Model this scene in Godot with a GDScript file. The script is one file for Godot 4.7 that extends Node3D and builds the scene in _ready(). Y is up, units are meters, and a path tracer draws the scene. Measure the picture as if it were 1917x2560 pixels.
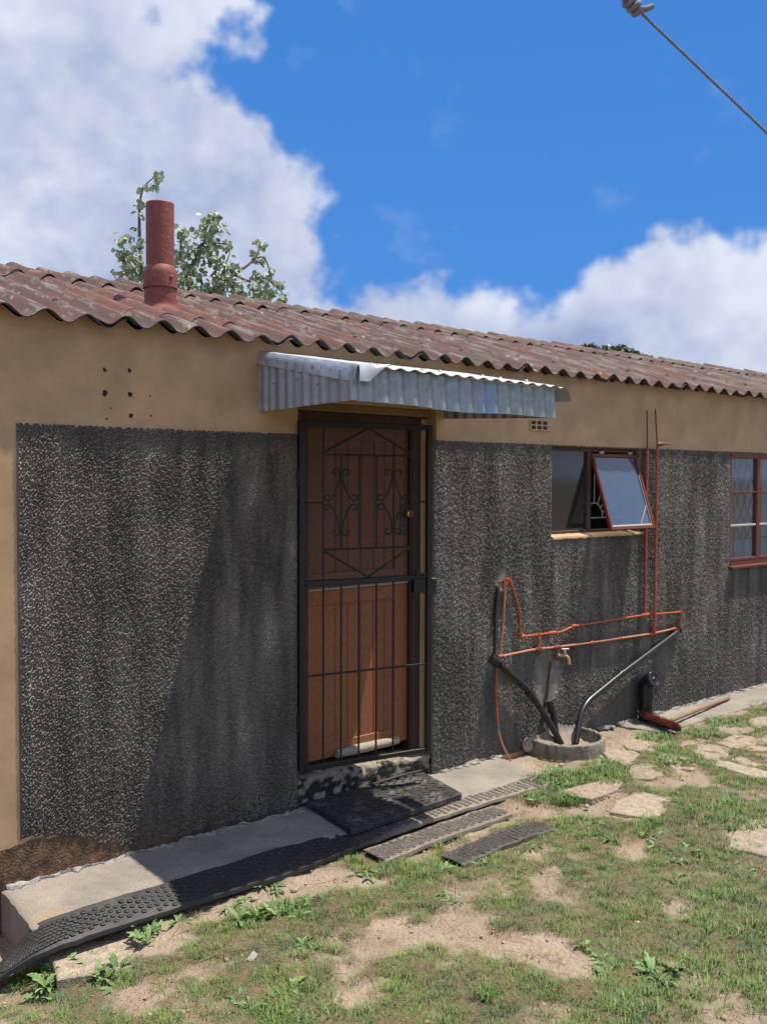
extends Node3D

# ------------------------------------------------------------------ mesh builder
class Mb:
	var v := PackedVector3Array()
	var n := PackedVector3Array()
	var c := PackedColorArray()
	var idx := PackedInt32Array()
	var col := Color(1, 1, 1)

	func vert(p: Vector3, nn: Vector3) -> int:
		v.append(p)
		n.append(nn)
		c.append(col)
		return v.size() - 1

	func face(a: int, b: int, d: int) -> void:  # counter-clockwise seen from outside
		idx.append(a)
		idx.append(d)
		idx.append(b)

	func tri(a: Vector3, b: Vector3, d: Vector3) -> void:
		var nn := (b - a).cross(d - a)
		if nn.length_squared() < 1e-16:
			return
		nn = nn.normalized()
		face(vert(a, nn), vert(b, nn), vert(d, nn))

	func quad(a: Vector3, b: Vector3, d: Vector3, e: Vector3) -> void:
		var nn := (d - a).cross(e - b)
		if nn.length_squared() < 1e-16:
			return
		nn = nn.normalized()
		var i := vert(a, nn)
		vert(b, nn)
		vert(d, nn)
		vert(e, nn)
		face(i, i + 1, i + 2)
		face(i, i + 2, i + 3)

	func box(ctr: Vector3, size: Vector3, bev := 0.0, bs := Basis()) -> void:
		var h := size * 0.5
		var b := minf(bev, minf(h.x, minf(h.y, h.z)) * 0.9)
		var ax := [Vector3.RIGHT, Vector3.UP, Vector3.BACK]
		for k in 3:
			var u: Vector3 = ax[(k + 1) % 3]
			var w: Vector3 = ax[(k + 2) % 3]
			var d: Vector3 = ax[k]
			for s in [1.0, -1.0]:
				var o: Vector3 = d * h[k] * s
				var pu: Vector3 = u * (h[(k + 1) % 3] - b)
				var pw: Vector3 = w * (h[(k + 2) % 3] - b)
				var q := [o - pu - pw, o + pu - pw, o + pu + pw, o - pu + pw]
				if s < 0:
					q.reverse()
				quad(ctr + bs * q[0], ctr + bs * q[1], ctr + bs * q[2], ctr + bs * q[3])
		if b <= 0.0:
			return
		for k in 3:
			var a1: Vector3 = ax[(k + 1) % 3]
			var a2: Vector3 = ax[(k + 2) % 3]
			var al: Vector3 = ax[k] * (h[k] - b)
			for s1 in [1.0, -1.0]:
				for s2 in [1.0, -1.0]:
					var p: Vector3 = a1 * h[(k + 1) % 3] * s1 + a2 * (h[(k + 2) % 3] - b) * s2
					var q: Vector3 = a1 * (h[(k + 1) % 3] - b) * s1 + a2 * h[(k + 2) % 3] * s2
					_edge(ctr, bs, p, q, al, a1 * s1 + a2 * s2)
		for sx in [1.0, -1.0]:
			for sy in [1.0, -1.0]:
				for sz in [1.0, -1.0]:
					var p1 := Vector3(h.x * sx, (h.y - b) * sy, (h.z - b) * sz)
					var p2 := Vector3((h.x - b) * sx, h.y * sy, (h.z - b) * sz)
					var p3 := Vector3((h.x - b) * sx, (h.y - b) * sy, h.z * sz)
					if sx * sy * sz > 0:
						tri(ctr + bs * p1, ctr + bs * p2, ctr + bs * p3)
					else:
						tri(ctr + bs * p1, ctr + bs * p3, ctr + bs * p2)

	func _edge(ctr: Vector3, bs: Basis, p: Vector3, q: Vector3, al: Vector3, out: Vector3) -> void:
		var a := p - al
		var b := q - al
		var d := q + al
		var e := p + al
		if (d - a).cross(e - b).dot(out) > 0:
			quad(ctr + bs * a, ctr + bs * b, ctr + bs * d, ctr + bs * e)
		else:
			quad(ctr + bs * e, ctr + bs * d, ctr + bs * b, ctr + bs * a)

	func bar(a: Vector3, b: Vector3, w: float, d: float, side := Vector3.BACK, bev := 0.002) -> void:  # a rectangular bar from a to b
		var t := (b - a).normalized()
		var s := side.cross(t).normalized()
		var f := t.cross(s).normalized()
		box((a + b) * 0.5, Vector3(w, (b - a).length(), d), bev, Basis(s, t, f))

	func tube(path: Array, r: Variant, sides := 10, cap := true) -> void:
		var m := path.size()
		var t0: Vector3 = (path[1] - path[0]).normalized()
		var u := t0.cross(Vector3.UP if absf(t0.y) < 0.9 else Vector3.RIGHT).normalized()
		var first := v.size()
		for k in m:
			var t: Vector3 = ((path[mini(k + 1, m - 1)] - path[maxi(k - 1, 0)]) as Vector3).normalized()
			u = (u - t * u.dot(t)).normalized()
			var w := t.cross(u)
			var rr: float = r[k] if r is Array else r
			for s in sides:
				var a := TAU * s / sides
				var d := u * cos(a) + w * sin(a)
				vert(path[k] + d * rr, d)
		for k in m - 1:
			for s in sides:
				var s2 := (s + 1) % sides
				var a := first + k * sides + s
				var b := first + k * sides + s2
				face(a, b, b + sides)
				face(a, b + sides, a + sides)
		if cap:
			for e in [0, m - 1]:
				var t: Vector3 = (path[0] - path[1] if e == 0 else path[m - 1] - path[m - 2]).normalized()
				var ci := vert(path[e], t)
				var ring := v.size()
				for s in sides:
					vert(v[first + e * sides + s], t)
				for s in sides:
					if e == 0:
						face(ci, ring + (s + 1) % sides, ring + s)
					else:
						face(ci, ring + s, ring + (s + 1) % sides)

	func lathe(prof: Array, sides: int, xf: Transform3D) -> void:  # prof: Vector2(radius, height), bottom outside up
		var first := v.size()
		var m := prof.size()
		for k in m:
			var d: Vector2 = prof[mini(k + 1, m - 1)] - prof[maxi(k - 1, 0)]
			var nn := Vector2(d.y, -d.x).normalized()
			for s in sides:
				var a := TAU * s / sides
				vert(xf * Vector3(prof[k].x * cos(a), prof[k].y, prof[k].x * sin(a)), (xf.basis * Vector3(nn.x * cos(a), nn.y, nn.x * sin(a))).normalized())
		for k in m - 1:
			for s in sides:
				var a := first + k * sides + s
				var b := first + k * sides + (s + 1) % sides
				face(a, a + sides, b + sides)
				face(a, b + sides, b)

	func grid(nu: int, nv: int, pts: PackedVector3Array, cols: PackedColorArray, flip := false) -> void:  # nu columns, nv rows, smooth
		var first := v.size()
		for j in nv:
			for i in nu:
				var k := j * nu + i
				var du := pts[j * nu + mini(i + 1, nu - 1)] - pts[j * nu + maxi(i - 1, 0)]
				var dv := pts[mini(j + 1, nv - 1) * nu + i] - pts[maxi(j - 1, 0) * nu + i]
				var nn := du.cross(dv).normalized()
				v.append(pts[k])
				n.append(-nn if flip else nn)
				c.append(cols[k] if cols.size() else col)
		for j in nv - 1:
			for i in nu - 1:
				var a := first + j * nu + i
				if flip:
					face(a, a + nu, a + nu + 1)
					face(a, a + nu + 1, a + 1)
				else:
					face(a, a + 1, a + nu + 1)
					face(a, a + nu + 1, a + nu)

	func prism(poly: PackedVector2Array, y0: float, y1: float, bev: float, xf := Transform3D()) -> void:  # poly in x, z; top bevelled inward
		var ctr := Vector2.ZERO
		for p in poly:
			ctr += p
		ctr /= poly.size()
		var m := poly.size()
		var area := 0.0
		for k in m:
			area += poly[k].cross(poly[(k + 1) % m])
		var top := []
		var mid := []
		var bot := []
		for k in m:
			var p: Vector2 = poly[k] if area > 0 else poly[m - 1 - k]
			var q := p + (ctr - p).normalized() * bev
			top.append(xf * Vector3(q.x, y1, q.y))
			mid.append(xf * Vector3(p.x, y1 - bev * 0.8, p.y))
			bot.append(xf * Vector3(p.x, y0, p.y))
		var cc := xf * Vector3(ctr.x, y1, ctr.y)
		for k in m:
			var k2 := (k + 1) % m
			tri(cc, top[k2], top[k])
			quad(top[k], top[k2], mid[k2], mid[k])
			quad(mid[k], mid[k2], bot[k2], bot[k])

	func mesh() -> ArrayMesh:
		var a := []
		a.resize(Mesh.ARRAY_MAX)
		a[Mesh.ARRAY_VERTEX] = v
		a[Mesh.ARRAY_NORMAL] = n
		a[Mesh.ARRAY_COLOR] = c
		a[Mesh.ARRAY_INDEX] = idx
		var m := ArrayMesh.new()
		m.add_surface_from_arrays(Mesh.PRIMITIVE_TRIANGLES, a)
		return m


# ------------------------------------------------------------------ scene helpers
var M := {}
var rng := RandomNumberGenerator.new()
var used := {}


func numbered(called: String, parent: Node) -> String:
	var key := str(parent.get_instance_id()) + called
	var k: int = used.get(key, 0)
	used[key] = k + 1
	return called if k == 0 else "%s_%03d" % [called, k]


func put(called: String, mesh: Mesh, m: Material, parent: Node = self) -> MeshInstance3D:
	var o := MeshInstance3D.new()
	o.name = numbered(called, parent)
	o.mesh = mesh
	o.material_override = m
	parent.add_child(o, true)
	return o


func node(called: String, parent: Node = self, at := Vector3.ZERO) -> Node3D:
	var o := Node3D.new()
	o.name = numbered(called, parent)
	o.position = at
	parent.add_child(o, true)
	return o


func tag(o: Node, label: String, category: String, group := "") -> Node:
	o.set_meta("label", label)
	o.set_meta("category", category)
	if group:
		o.set_meta("group", group)
	return o


func structure(called: String, mesh: Mesh, m: Material, label: String) -> MeshInstance3D:
	var o := put(called, mesh, m)
	o.set_meta("kind", "structure")
	o.set_meta("label", label)
	o.set_meta("category", called.replace("_", " "))
	return o


func lin(r: float, g: float, b: float) -> Color:
	return Color(r, g, b).linear_to_srgb()


func noise(freq: float, octaves := 3, s := 1, kind := FastNoiseLite.TYPE_SIMPLEX_SMOOTH) -> FastNoiseLite:
	var f := FastNoiseLite.new()
	f.seed = s
	f.noise_type = kind
	f.frequency = freq
	f.fractal_type = FastNoiseLite.FRACTAL_FBM if octaves > 1 else FastNoiseLite.FRACTAL_NONE
	f.fractal_octaves = octaves
	return f


func grain(freq: float, octaves: int, s: int, lo: float, hi: float, kind := FastNoiseLite.TYPE_SIMPLEX_SMOOTH) -> NoiseTexture2D:
	var t := NoiseTexture2D.new()
	t.width = 512
	t.height = 512
	t.seamless = true
	t.noise = noise(freq, octaves, s, kind)
	var g := Gradient.new()
	g.set_color(0, Color(lo, lo, lo))
	g.set_color(1, Color(hi, hi, hi))
	t.color_ramp = g
	return t


func mat(called: String, c: Color, rough: float, tex: Texture2D = null, scale := 1.0, bump: Texture2D = null, bump_cm := 0.0) -> StandardMaterial3D:
	var m := StandardMaterial3D.new()
	m.resource_name = called
	m.albedo_color = c
	m.roughness = rough
	m.vertex_color_use_as_albedo = true
	if tex or bump:
		m.uv1_triplanar = true
		m.uv1_world_triplanar = true
		m.uv1_scale = Vector3.ONE * scale
	if tex:
		m.albedo_texture = tex
	if bump:
		m.heightmap_enabled = true
		m.heightmap_texture = bump
		m.heightmap_scale = bump_cm
	M[called] = m
	return m


func ss(a: float, b: float, x: float) -> float:
	var t := clampf((x - a) / (b - a), 0, 1)
	return t * t * (3 - 2 * t)


func mix(a: Color, b: Color, t: float) -> Color:
	return a.lerp(b, clampf(t, 0, 1))


func bez(pts: Array, steps: int) -> Array:  # Catmull-Rom through the points
	var out := []
	for k in pts.size() - 1:
		var p0: Vector3 = pts[maxi(k - 1, 0)]
		var p1: Vector3 = pts[k]
		var p2: Vector3 = pts[k + 1]
		var p3: Vector3 = pts[mini(k + 2, pts.size() - 1)]
		for s in steps:
			out.append(p1.cubic_interpolate(p2, p0, p3, float(s) / steps))
	out.append(pts[-1])
	return out


func bend(pts: Array, r: float) -> Array:  # straight runs with rounded corners
	var out := [pts[0]]
	for k in range(1, pts.size() - 1):
		var p: Vector3 = pts[k]
		var a: Vector3 = pts[k - 1] - p
		var b: Vector3 = pts[k + 1] - p
		var rr := minf(r, minf(a.length(), b.length()) * 0.45)
		var pa := p + a.normalized() * rr
		var pb := p + b.normalized() * rr
		for s in 7:
			var t := s / 6.0
			out.append(pa.lerp(p, t).lerp(p.lerp(pb, t), t))
	out.append(pts[-1])
	return out


# ------------------------------------------------------------------ the place
const EYE := Vector3(0, 1.9, 4.4)
const PITCH_X := 0.1921  # corrugation pitch of the roof
const TROUGH0 := 1.494
const ROOF_TAN := 0.3038
const ROOF_Y := 2.638
const EAVE_Z := 0.095
const RIDGE_Z := -2.1


func _ready() -> void:
	rng.seed = 7
	camera_and_light()
	materials()
	ground()
	slabs()
	house()
	plumbing()
	yard_things()
	turf()
	weeds()
	trees()
	rope()


func camera_and_light() -> void:
	var cam := Camera3D.new()
	cam.name = "camera"
	add_child(cam)
	var yaw := deg_to_rad(39.8)
	var tilt := deg_to_rad(-2.07)
	var roll := deg_to_rad(0.2)
	var fwd := Vector3(sin(yaw) * cos(tilt), sin(tilt), -cos(yaw) * cos(tilt))
	var right := Vector3(cos(yaw), 0, sin(yaw))
	var up := right.cross(fwd)
	var r := right * cos(roll) + up * sin(roll)
	var u := up * cos(roll) - right * sin(roll)
	cam.transform = Transform3D(Basis(r, u, -fwd), EYE)
	cam.fov = 57.15
	cam.near = 0.05
	cam.far = 2000
	cam.current = true

	var env := Environment.new()
	env.background_mode = Environment.BG_SKY
	env.sky = Sky.new()
	env.sky.sky_material = sky()
	env.background_energy_multiplier = 0.735
	env.tonemap_mode = Environment.TONE_MAPPER_LINEAR
	env.tonemap_exposure = 1.36
	env.sdfgi_enabled = true
	env.ssao_enabled = true
	env.ssil_enabled = true
	var w := WorldEnvironment.new()
	w.name = "world"
	w.environment = env
	add_child(w)

	var sun := DirectionalLight3D.new()
	sun.name = "sun"
	sun.light_energy = 1.6
	sun.light_color = Color(1.0, 0.955, 0.88)
	sun.light_angular_distance = 0.5
	sun.shadow_enabled = true
	sun.look_at_from_position(Vector3.ZERO, Vector3(-0.3, -1, -0.138), Vector3.FORWARD)
	add_child(sun)


func sky() -> PanoramaSkyMaterial:
	var w := 3072
	var h := 1536
	var big := noise(2.6, 6, 11)
	var fine := noise(9.0, 5, 23)
	var shade := noise(3.4, 5, 41)
	var data := PackedFloat32Array()
	data.resize(w * h * 3)
	for j in h:
		var el := 90.0 - 180.0 * (j + 0.5) / h
		if el < -0.6:
			for i in w:
				var k := (j * w + i) * 3
				data[k] = 0.34
				data[k + 1] = 0.36
				data[k + 2] = 0.36
			continue
		var sharp := el < 38.0
		if not sharp and j % 4:
			for k in w * 3:
				data[j * w * 3 + k] = data[(j - j % 4) * w * 3 + k]
			continue
		var last := Color()
		for i in w:
			var az := 360.0 * (i + 0.5) / w
			if i % 4 == 0 or (sharp and az > 12.0 and az < 68.0):
				last = air(az, el, big, fine, shade)
			var k := (j * w + i) * 3
			data[k] = last.r
			data[k + 1] = last.g
			data[k + 2] = last.b
	var p := PanoramaSkyMaterial.new()
	p.panorama = ImageTexture.create_from_image(Image.create_from_data(w, h, false, Image.FORMAT_RGBF, data.to_byte_array()))
	return p


# The colour of the air in one direction: blue with a tall cloud bank on the left and heaped cloud low all round.
func air(az: float, el: float, big: FastNoiseLite, fine: FastNoiseLite, shade: FastNoiseLite) -> Color:
	var a := deg_to_rad(az)
	var e := deg_to_rad(el)
	var d := Vector3(sin(a) * cos(e), sin(e) * 1.15, -cos(a) * cos(e))
	var azs := az - 360.0 if az > 200.0 else az
	var low := 1.0 - clampf(el / 45.0, 0, 1)
	var blue := Color(0.046, 0.200, 0.62).lerp(Color(0.095, 0.315, 0.80), pow(low, 1.3))
	var b := big.get_noise_3dv(d * 1.6)
	var f := fine.get_noise_3dv(d * 1.15)
	var g := fine.get_noise_3dv(d * 3.1 + Vector3(3, 1, 2))
	# left bank: its right edge leans in with height
	var edge := 36.2 - 6.2 * ss(17.0, 23.0, el) + 1.0 * ss(23.0, 27.0, el) - 10.0 * ss(32.0, 60.0, el)
	var bank := (edge - azs) / 2.8
	bank = minf(bank, (azs + 70.0) / 6.0)
	bank = clampf(minf(bank, (66.0 - el) / 6.0), -4.0, 2.2)
	# heaped cloud low down, all the way round
	var top := 10.9 + 1.3 * ss(49.5, 51.5, absf(azs)) + 1.8 * ss(52.0, 58.0, absf(azs)) + 5.0 * ss(80.0, 150.0, absf(azs)) + 2.0 * big.get_noise_2d(az * 0.05 + 7.0, 3.0)
	var heap := clampf((top - el) / 1.5, -4.0, 2.2)
	# loose cloud elsewhere, added out of view to whiten and brighten the ambient light
	var fill_cloud := -2.9 + 3.5 * maxf(ss(75.0, 115.0, absf(azs)), ss(38.0, 60.0, el))
	var cover := maxf(maxf(bank + 1.3 * b + 1.2 * f + 0.55 * g, heap + 0.6 * b + 0.85 * f + 0.6 * g), fill_cloud + 1.5 * b + 1.25 * f + 0.5 * g)
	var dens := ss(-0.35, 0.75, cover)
	dens = maxf(dens, 0.08 * ss(0.35, 0.75, f + 0.7 * b + 0.3 * g) * ss(-4.2, -1.5, cover))
	dens = maxf(dens, ss(11.6, 9.4, el - 1.6 * f - 1.2 * g))
	# light on the cloud: bright rims, grey bellies
	var s := shade.get_noise_3dv(d * 1.0 + Vector3(0.05, 0.12, 0))
	var thick := ss(0.4, 2.2, cover)
	var lit := 0.86 + 0.85 * s + 0.34 * f + 0.28 * g - 0.22 * thick
	lit += 0.10 * ss(14.0, 24.0, el) - 0.16 * ss(30.0, 20.0, azs) * ss(22.0, 12.0, el) - 0.18 * ss(11.0, 8.0, el)
	lit = clampf(lit, 0, 1)
	var cloud := Color(0.33, 0.41, 0.65).lerp(Color(0.75, 0.80, 0.93), lit)
	return blue.lerp(cloud, dens)


func materials() -> void:
	var fine := grain(0.05, 4, 3, 0.82, 1.0)
	var coarse := grain(0.012, 5, 5, 0.74, 1.0)
	var faint := grain(0.010, 5, 6, 0.86, 1.0)
	var speck := grain(0.16, 2, 9, 0.60, 1.0)
	var lumps := grain(0.03, 5, 15, 0.0, 1.0)
	mat("plaster", lin(0.51, 0.350, 0.208), 0.9, faint, 0.7, lumps, 0.05)
	mat("inner", lin(0.25, 0.25, 0.25), 0.9)
	mat("roughcast", Color.WHITE, 0.85)
	mat("soil", Color.WHITE, 0.95, speck, 2.6, lumps, 1.2)
	mat("concrete", lin(0.47, 0.435, 0.395), 0.9, speck, 2.2, lumps, 0.35)
	mat("stone", lin(0.44, 0.375, 0.305), 0.9, coarse, 3.0, lumps, 0.8)
	mat("cement", lin(0.42, 0.415, 0.40), 0.95, coarse, 4.0, lumps, 0.8)
	mat("plinth", Color.WHITE, 0.95, coarse, 4.0, lumps, 0.5)
	mat("roof", Color.WHITE, 0.85, speck, 3.0, lumps, 0.35)
	mat("flue", lin(0.30, 0.085, 0.065), 0.6, coarse, 3.0, lumps, 0.1)
	var zinc := mat("zinc", lin(0.66, 0.71, 0.76), 0.5, faint, 2.0)
	zinc.metallic = 0.55
	mat("black_iron", lin(0.006, 0.006, 0.0075), 0.5)
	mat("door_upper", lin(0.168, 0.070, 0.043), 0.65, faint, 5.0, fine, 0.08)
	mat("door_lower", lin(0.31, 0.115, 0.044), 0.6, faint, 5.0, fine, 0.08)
	mat("door_frame", lin(0.075, 0.032, 0.026), 0.6, coarse, 3.0)
	mat("weathered_wood", lin(0.42, 0.37, 0.31), 0.9, coarse, 6.0)
	var brass := mat("brass", lin(0.62, 0.44, 0.13), 0.35)
	brass.metallic = 0.9
	mat("lock_plate", lin(0.05, 0.045, 0.042), 0.5)
	mat("window_frame", lin(0.19, 0.045, 0.030), 0.6, coarse, 8.0)
	mat("window_frame_dull", lin(0.085, 0.050, 0.036), 0.7, coarse, 8.0)
	mat("pale_iron", lin(0.50, 0.47, 0.42), 0.6)
	mat("curtain", lin(0.18, 0.42, 0.68), 0.9)
	mat("copper_paint", lin(0.56, 0.115, 0.045), 0.5, coarse, 6.0)
	mat("copper_worn", lin(0.60, 0.26, 0.15), 0.5, coarse, 6.0)
	mat("copper_dark", lin(0.22, 0.055, 0.035), 0.55, coarse, 6.0)
	mat("black_pipe", lin(0.014, 0.015, 0.018), 0.28)
	mat("dull_black", lin(0.020, 0.019, 0.018), 0.6, coarse, 5.0)
	mat("grey_pipe", lin(0.20, 0.18, 0.16), 0.7, coarse, 5.0)
	mat("tap_brass", lin(0.50, 0.30, 0.18), 0.5)
	mat("tap_handle", lin(0.66, 0.64, 0.60), 0.4)
	mat("rubber", lin(0.34, 0.30, 0.262), 0.6, coarse, 5.0, fine, 0.1)
	mat("dusty_rubber", lin(0.34, 0.30, 0.262), 0.85, coarse, 6.0, fine, 0.1)
	mat("mud", lin(0.27, 0.20, 0.145), 0.95, coarse, 6.0)
	mat("broom_bristle", lin(0.26, 0.062, 0.032), 0.8)
	mat("broom_wood", lin(0.27, 0.17, 0.10), 0.75, coarse, 6.0)
	mat("broom_block", lin(0.07, 0.05, 0.04), 0.8)
	mat("rope_fibre", lin(0.20, 0.19, 0.23), 0.85)
	mat("bark", lin(0.14, 0.11, 0.10), 0.9)
	var g := mat("grass_blade", Color.WHITE, 0.65)
	g.backlight_enabled = true
	g.backlight = Color(0.25, 0.25, 0.25)
	var lf := mat("weed_leaf", Color.WHITE, 0.7)
	lf.backlight_enabled = true
	lf.backlight = Color(0.3, 0.3, 0.3)
	var tl := mat("tree_leaf", Color.WHITE, 0.42)
	tl.backlight_enabled = true
	tl.backlight = Color(0.7, 0.7, 0.7)
	var pane := mat("pane", Color(0.30, 0.36, 0.42, 0.16), 0.04)
	pane.transparency = BaseMaterial3D.TRANSPARENCY_ALPHA
	var dusty := mat("dusty_pane", Color(0.30, 0.42, 0.58, 0.42), 0.08)
	dusty.transparency = BaseMaterial3D.TRANSPARENCY_ALPHA
	var still := mat("still_pane", Color(0.20, 0.25, 0.28, 0.24), 0.05)
	still.transparency = BaseMaterial3D.TRANSPARENCY_ALPHA


# ------------------------------------------------------------------ ground
func gy(x: float, z: float) -> float:
	return -0.02 - 0.05 * ss(5.0, 3.2, x) - 0.03 * ss(3.0, 2.0, x) - 0.1 * ss(1.9, 1.2, x) * ss(1.2, 0.6, z)


var turf_noise: FastNoiseLite
var turf_fine: FastNoiseLite
var bare := [[2.54, 1.37, 0.15], [2.87, 1.53, 0.11], [2.89, 1.82, 0.16], [2.96, 2.03, 0.12], [3.55, 1.41, 0.09], [3.46, 1.55, 0.09], [4.09, 1.53, 0.09], [3.43, 1.75, 0.1], [3.12, 2.55, 0.18], [2.64, 2.2, 0.1], [3.7, 2.05, 0.08], [3.75, 0.76, 0.16], [2.88, 0.88, 0.12], [3.25, 0.84, 0.08], [4.15, 0.79, 0.14], [4.68, 1.81, 0.14], [4.62, 1.13, 0.22], [4.88, 0.3, 0.2], [5.45, 0.36, 0.24], [5.23, 1.07, 0.16], [2.61, 1.93, 0.08], [2.59, 1.67, 0.06], [3.67, 1.21, 0.06], [2.1, 0.63, 0.1], [1.86, 1.08, 0.09], [1.55, 1.05, 0.12], [2.41, 1.21, 0.07], [2.74, 0.72, 0.11], [1.64, 0.64, 0.22], [2.17, 1.62, 0.06], [2.5, 0.72, 0.12], [2.35, 0.64, 0.1], [4.4, 0.95, 0.1], [3.2, 0.68, 0.12], [6.0, 0.2, 0.25], [5.8, 0.5, 0.12]]
var green := [[1.42, 0.56, 0.13], [1.5, 0.75, 0.14], [2.3, 0.86, 0.2], [1.95, 1.35, 0.22], [4.42, 0.84, 0.08], [5.0, 0.72, 0.16], [4.9, 1.6, 0.3], [3.9, 2.3, 0.35], [3.45, 1.05, 0.2], [3.3, 0.95, 0.12], [2.95, 0.86, 0.06], [5.7, 0.75, 0.2], [6.0, 0.42, 0.14], [6.8, 0.55, 0.12], [4.3, 1.75, 0.2], [3.3, 1.75, 0.2], [3.6, 1.85, 0.2], [2.5, 2.0, 0.25], [2.9, 2.4, 0.25], [1.86, 0.52, 0.07], [4.5, 0.55, 0.12], [4.75, 0.45, 0.1]]


func turf_at(x: float, z: float) -> float:  # 0 bare, 1 covered
	var t := 0.38 + 1.05 * turf_noise.get_noise_2d(x, z) + 0.5 * turf_fine.get_noise_2d(x, z)
	for p in bare:
		var q: float = Vector2(x - p[0], (z - p[1]) * 1.15).length() / p[2]
		if q < 1.8:
			t -= 0.75 * ss(1.8, 0.5, q)
	for p in green:
		var q: float = Vector2(x - p[0], (z - p[1]) * 1.15).length() / p[2]
		if q < 1.6:
			t += 0.5 * ss(1.6, 0.5, q)
	t -= 0.5 * ss(0.62, 0.5, z) * ss(5.0, 4.6, x)
	t -= 0.8 * ss(0.5, 0.3, z)
	return ss(-0.28, 0.42, t)


func ground() -> void:
	turf_noise = noise(1.9, 4, 5)
	turf_fine = noise(9.0, 3, 8)
	var lump := noise(5.0, 4, 77)
	var tone := noise(2.3, 4, 31)
	var tiny := noise(40.0, 2, 55)
	var xs := [-400.0, -60.0, -12.0, -3.0, -1.0, 0.0]
	var x := 0.4
	while x < 10.5:
		xs.append(x)
		x += 0.026 if x < 6.0 else 0.05
	xs += [11.0, 12.5, 15.0, 25.0, 80.0, 400.0]
	var zs := [-400.0, -60.0, -20.0, -8.0, -4.0, -1.0, -0.3]
	var z := -0.1
	while z < 5.2:
		zs.append(z)
		z += 0.024 if z < 2.8 else 0.06
	zs += [5.5, 6.5, 9.0, 15.0, 60.0, 400.0]
	var pts := PackedVector3Array()
	var cols := PackedColorArray()
	for zz in zs:
		for xx in xs:
			var t := turf_at(xx, zz)
			var y := gy(xx, zz) + 0.018 * lump.get_noise_2d(xx, zz) + 0.006 * tiny.get_noise_2d(xx, zz) + 0.012 * t
			if xx > 2.9 and xx < 4.8 and zz < 1.12 and zz > 0.3:
				y -= 0.014 * ss(1.12, 1.06, zz) * ss(4.8, 4.6, xx)
			if zz < 0.5:
				y -= 0.02 * ss(0.5, 0.3, zz) * ss(5.2, 4.8, xx)
			pts.append(Vector3(xx, y, zz))
			var soil := mix(Color(0.38, 0.292, 0.215), Color(0.54, 0.44, 0.345), 0.5 + 0.9 * tone.get_noise_2d(xx, zz))
			var thatch := mix(Color(0.24, 0.170, 0.098), Color(0.125, 0.118, 0.050), 0.5 + 1.2 * tiny.get_noise_2d(zz, xx))
			cols.append(mix(soil, thatch, t * 0.9))
	var mb := Mb.new()
	mb.grid(xs.size(), zs.size(), pts, cols, true)
	structure("ground", mb.mesh(), M.soil, "pinkish bare earth with patchy turf in front of the house")


var stones := [[5.70, 0.48, 0.14, 0.13, 1.2], [5.57, 0.84, 0.19, 0.10, 2.15], [5.95, 0.65, 0.14, 0.1, 2.98], [5.94, 0.86, 0.16, 0.12, 2.78], [6.33, 0.84, 0.18, 0.11, 2.97], [5.95, 1.16, 0.13, 0.11, 1.86], [6.23, 1.1, 0.12, 0.1, 2.35], [7.01, 0.68, 0.18, 0.1, -3.13], [5.71, 1.24, 0.2, 0.09, 1.65], [5.34, 0.55, 0.15, 0.11, 2.41], [4.67, 0.84, 0.22, 0.1, 3.14], [5.2, 0.84, 0.16, 0.09, 2.61], [4.67, 1.18, 0.22, 0.14, 2.96], [4.78, 1.87, 0.28, 0.13, 2.91], [1.64, 0.68, 0.27, 0.14, -2.7], [6.6, 0.66, 0.15, 0.1, 0.1], [7.4, 0.85, 0.2, 0.12, 0.2], [6.75, 1.0, 0.17, 0.12, 0.3], [6.5, 1.3, 0.16, 0.12, 0.5], [7.1, 1.25, 0.2, 0.13, 0.1]]


func rough_slab(x0: float, x1: float, zb: float, front: Array, y1: float, thick: float, skew: Array, sd: int) -> Mb:
	# a cast concrete slab: top grid with worn edges; front: z of the front edge at left and right; skew: x shift of left and right front corners
	var nz := noise(9.0, 4, sd)
	var big := noise(2.5, 3, sd + 3)
	var nu := int((x1 - x0) / 0.025) + 1
	var nv := int((front[0] - zb) / 0.025) + 1
	var pts := PackedVector3Array()
	var cols := PackedColorArray()
	for j in nv + 4:
		var tv := clampf((j - 2.0) / (nv - 1), 0, 1)
		for i in nu + 4:
			var tu := clampf((i - 2.0) / (nu - 1), 0, 1)
			var xx := lerpf(x0 + skew[0] * tv, x1 + skew[1] * tv, tu)
			var zz := lerpf(zb, lerpf(front[0], front[1], tu), tv)
			xx += 0.012 * nz.get_noise_2d(zz, 3.0) if tu == 0 or tu == 1 else 0.0
			zz += 0.016 * nz.get_noise_2d(xx, 9.0) if tv == 1 else 0.0
			var rim := minf(minf(tu, 1 - tu) * (x1 - x0), (1 - tv) * (front[0] - zb))
			var y := y1 + 0.005 * nz.get_noise_2d(xx, zz) - 0.006 * ss(0.03, 0.0, rim)
			var drop := 0
			if i < 2 or i > nu + 1:
				drop = 1 if (i == 1 or i == nu + 2) else 2
			if j > nv + 1:
				drop = maxi(drop, j - nv - 1)
			if drop == 1:
				y -= 0.012
			elif drop >= 2:
				y = y1 - thick
			pts.append(Vector3(xx, y, zz))
			var t := 0.5 + 0.8 * big.get_noise_2d(xx, zz)
			cols.append(mix(Color(0.66, 0.65, 0.66), Color(1.0, 0.97, 0.92), t + 0.35 * nz.get_noise_2d(xx * 1.7, zz * 1.7)))
	var mb := Mb.new()
	mb.grid(nu + 4, nv + 4, pts, cols, true)
	return mb


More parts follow.
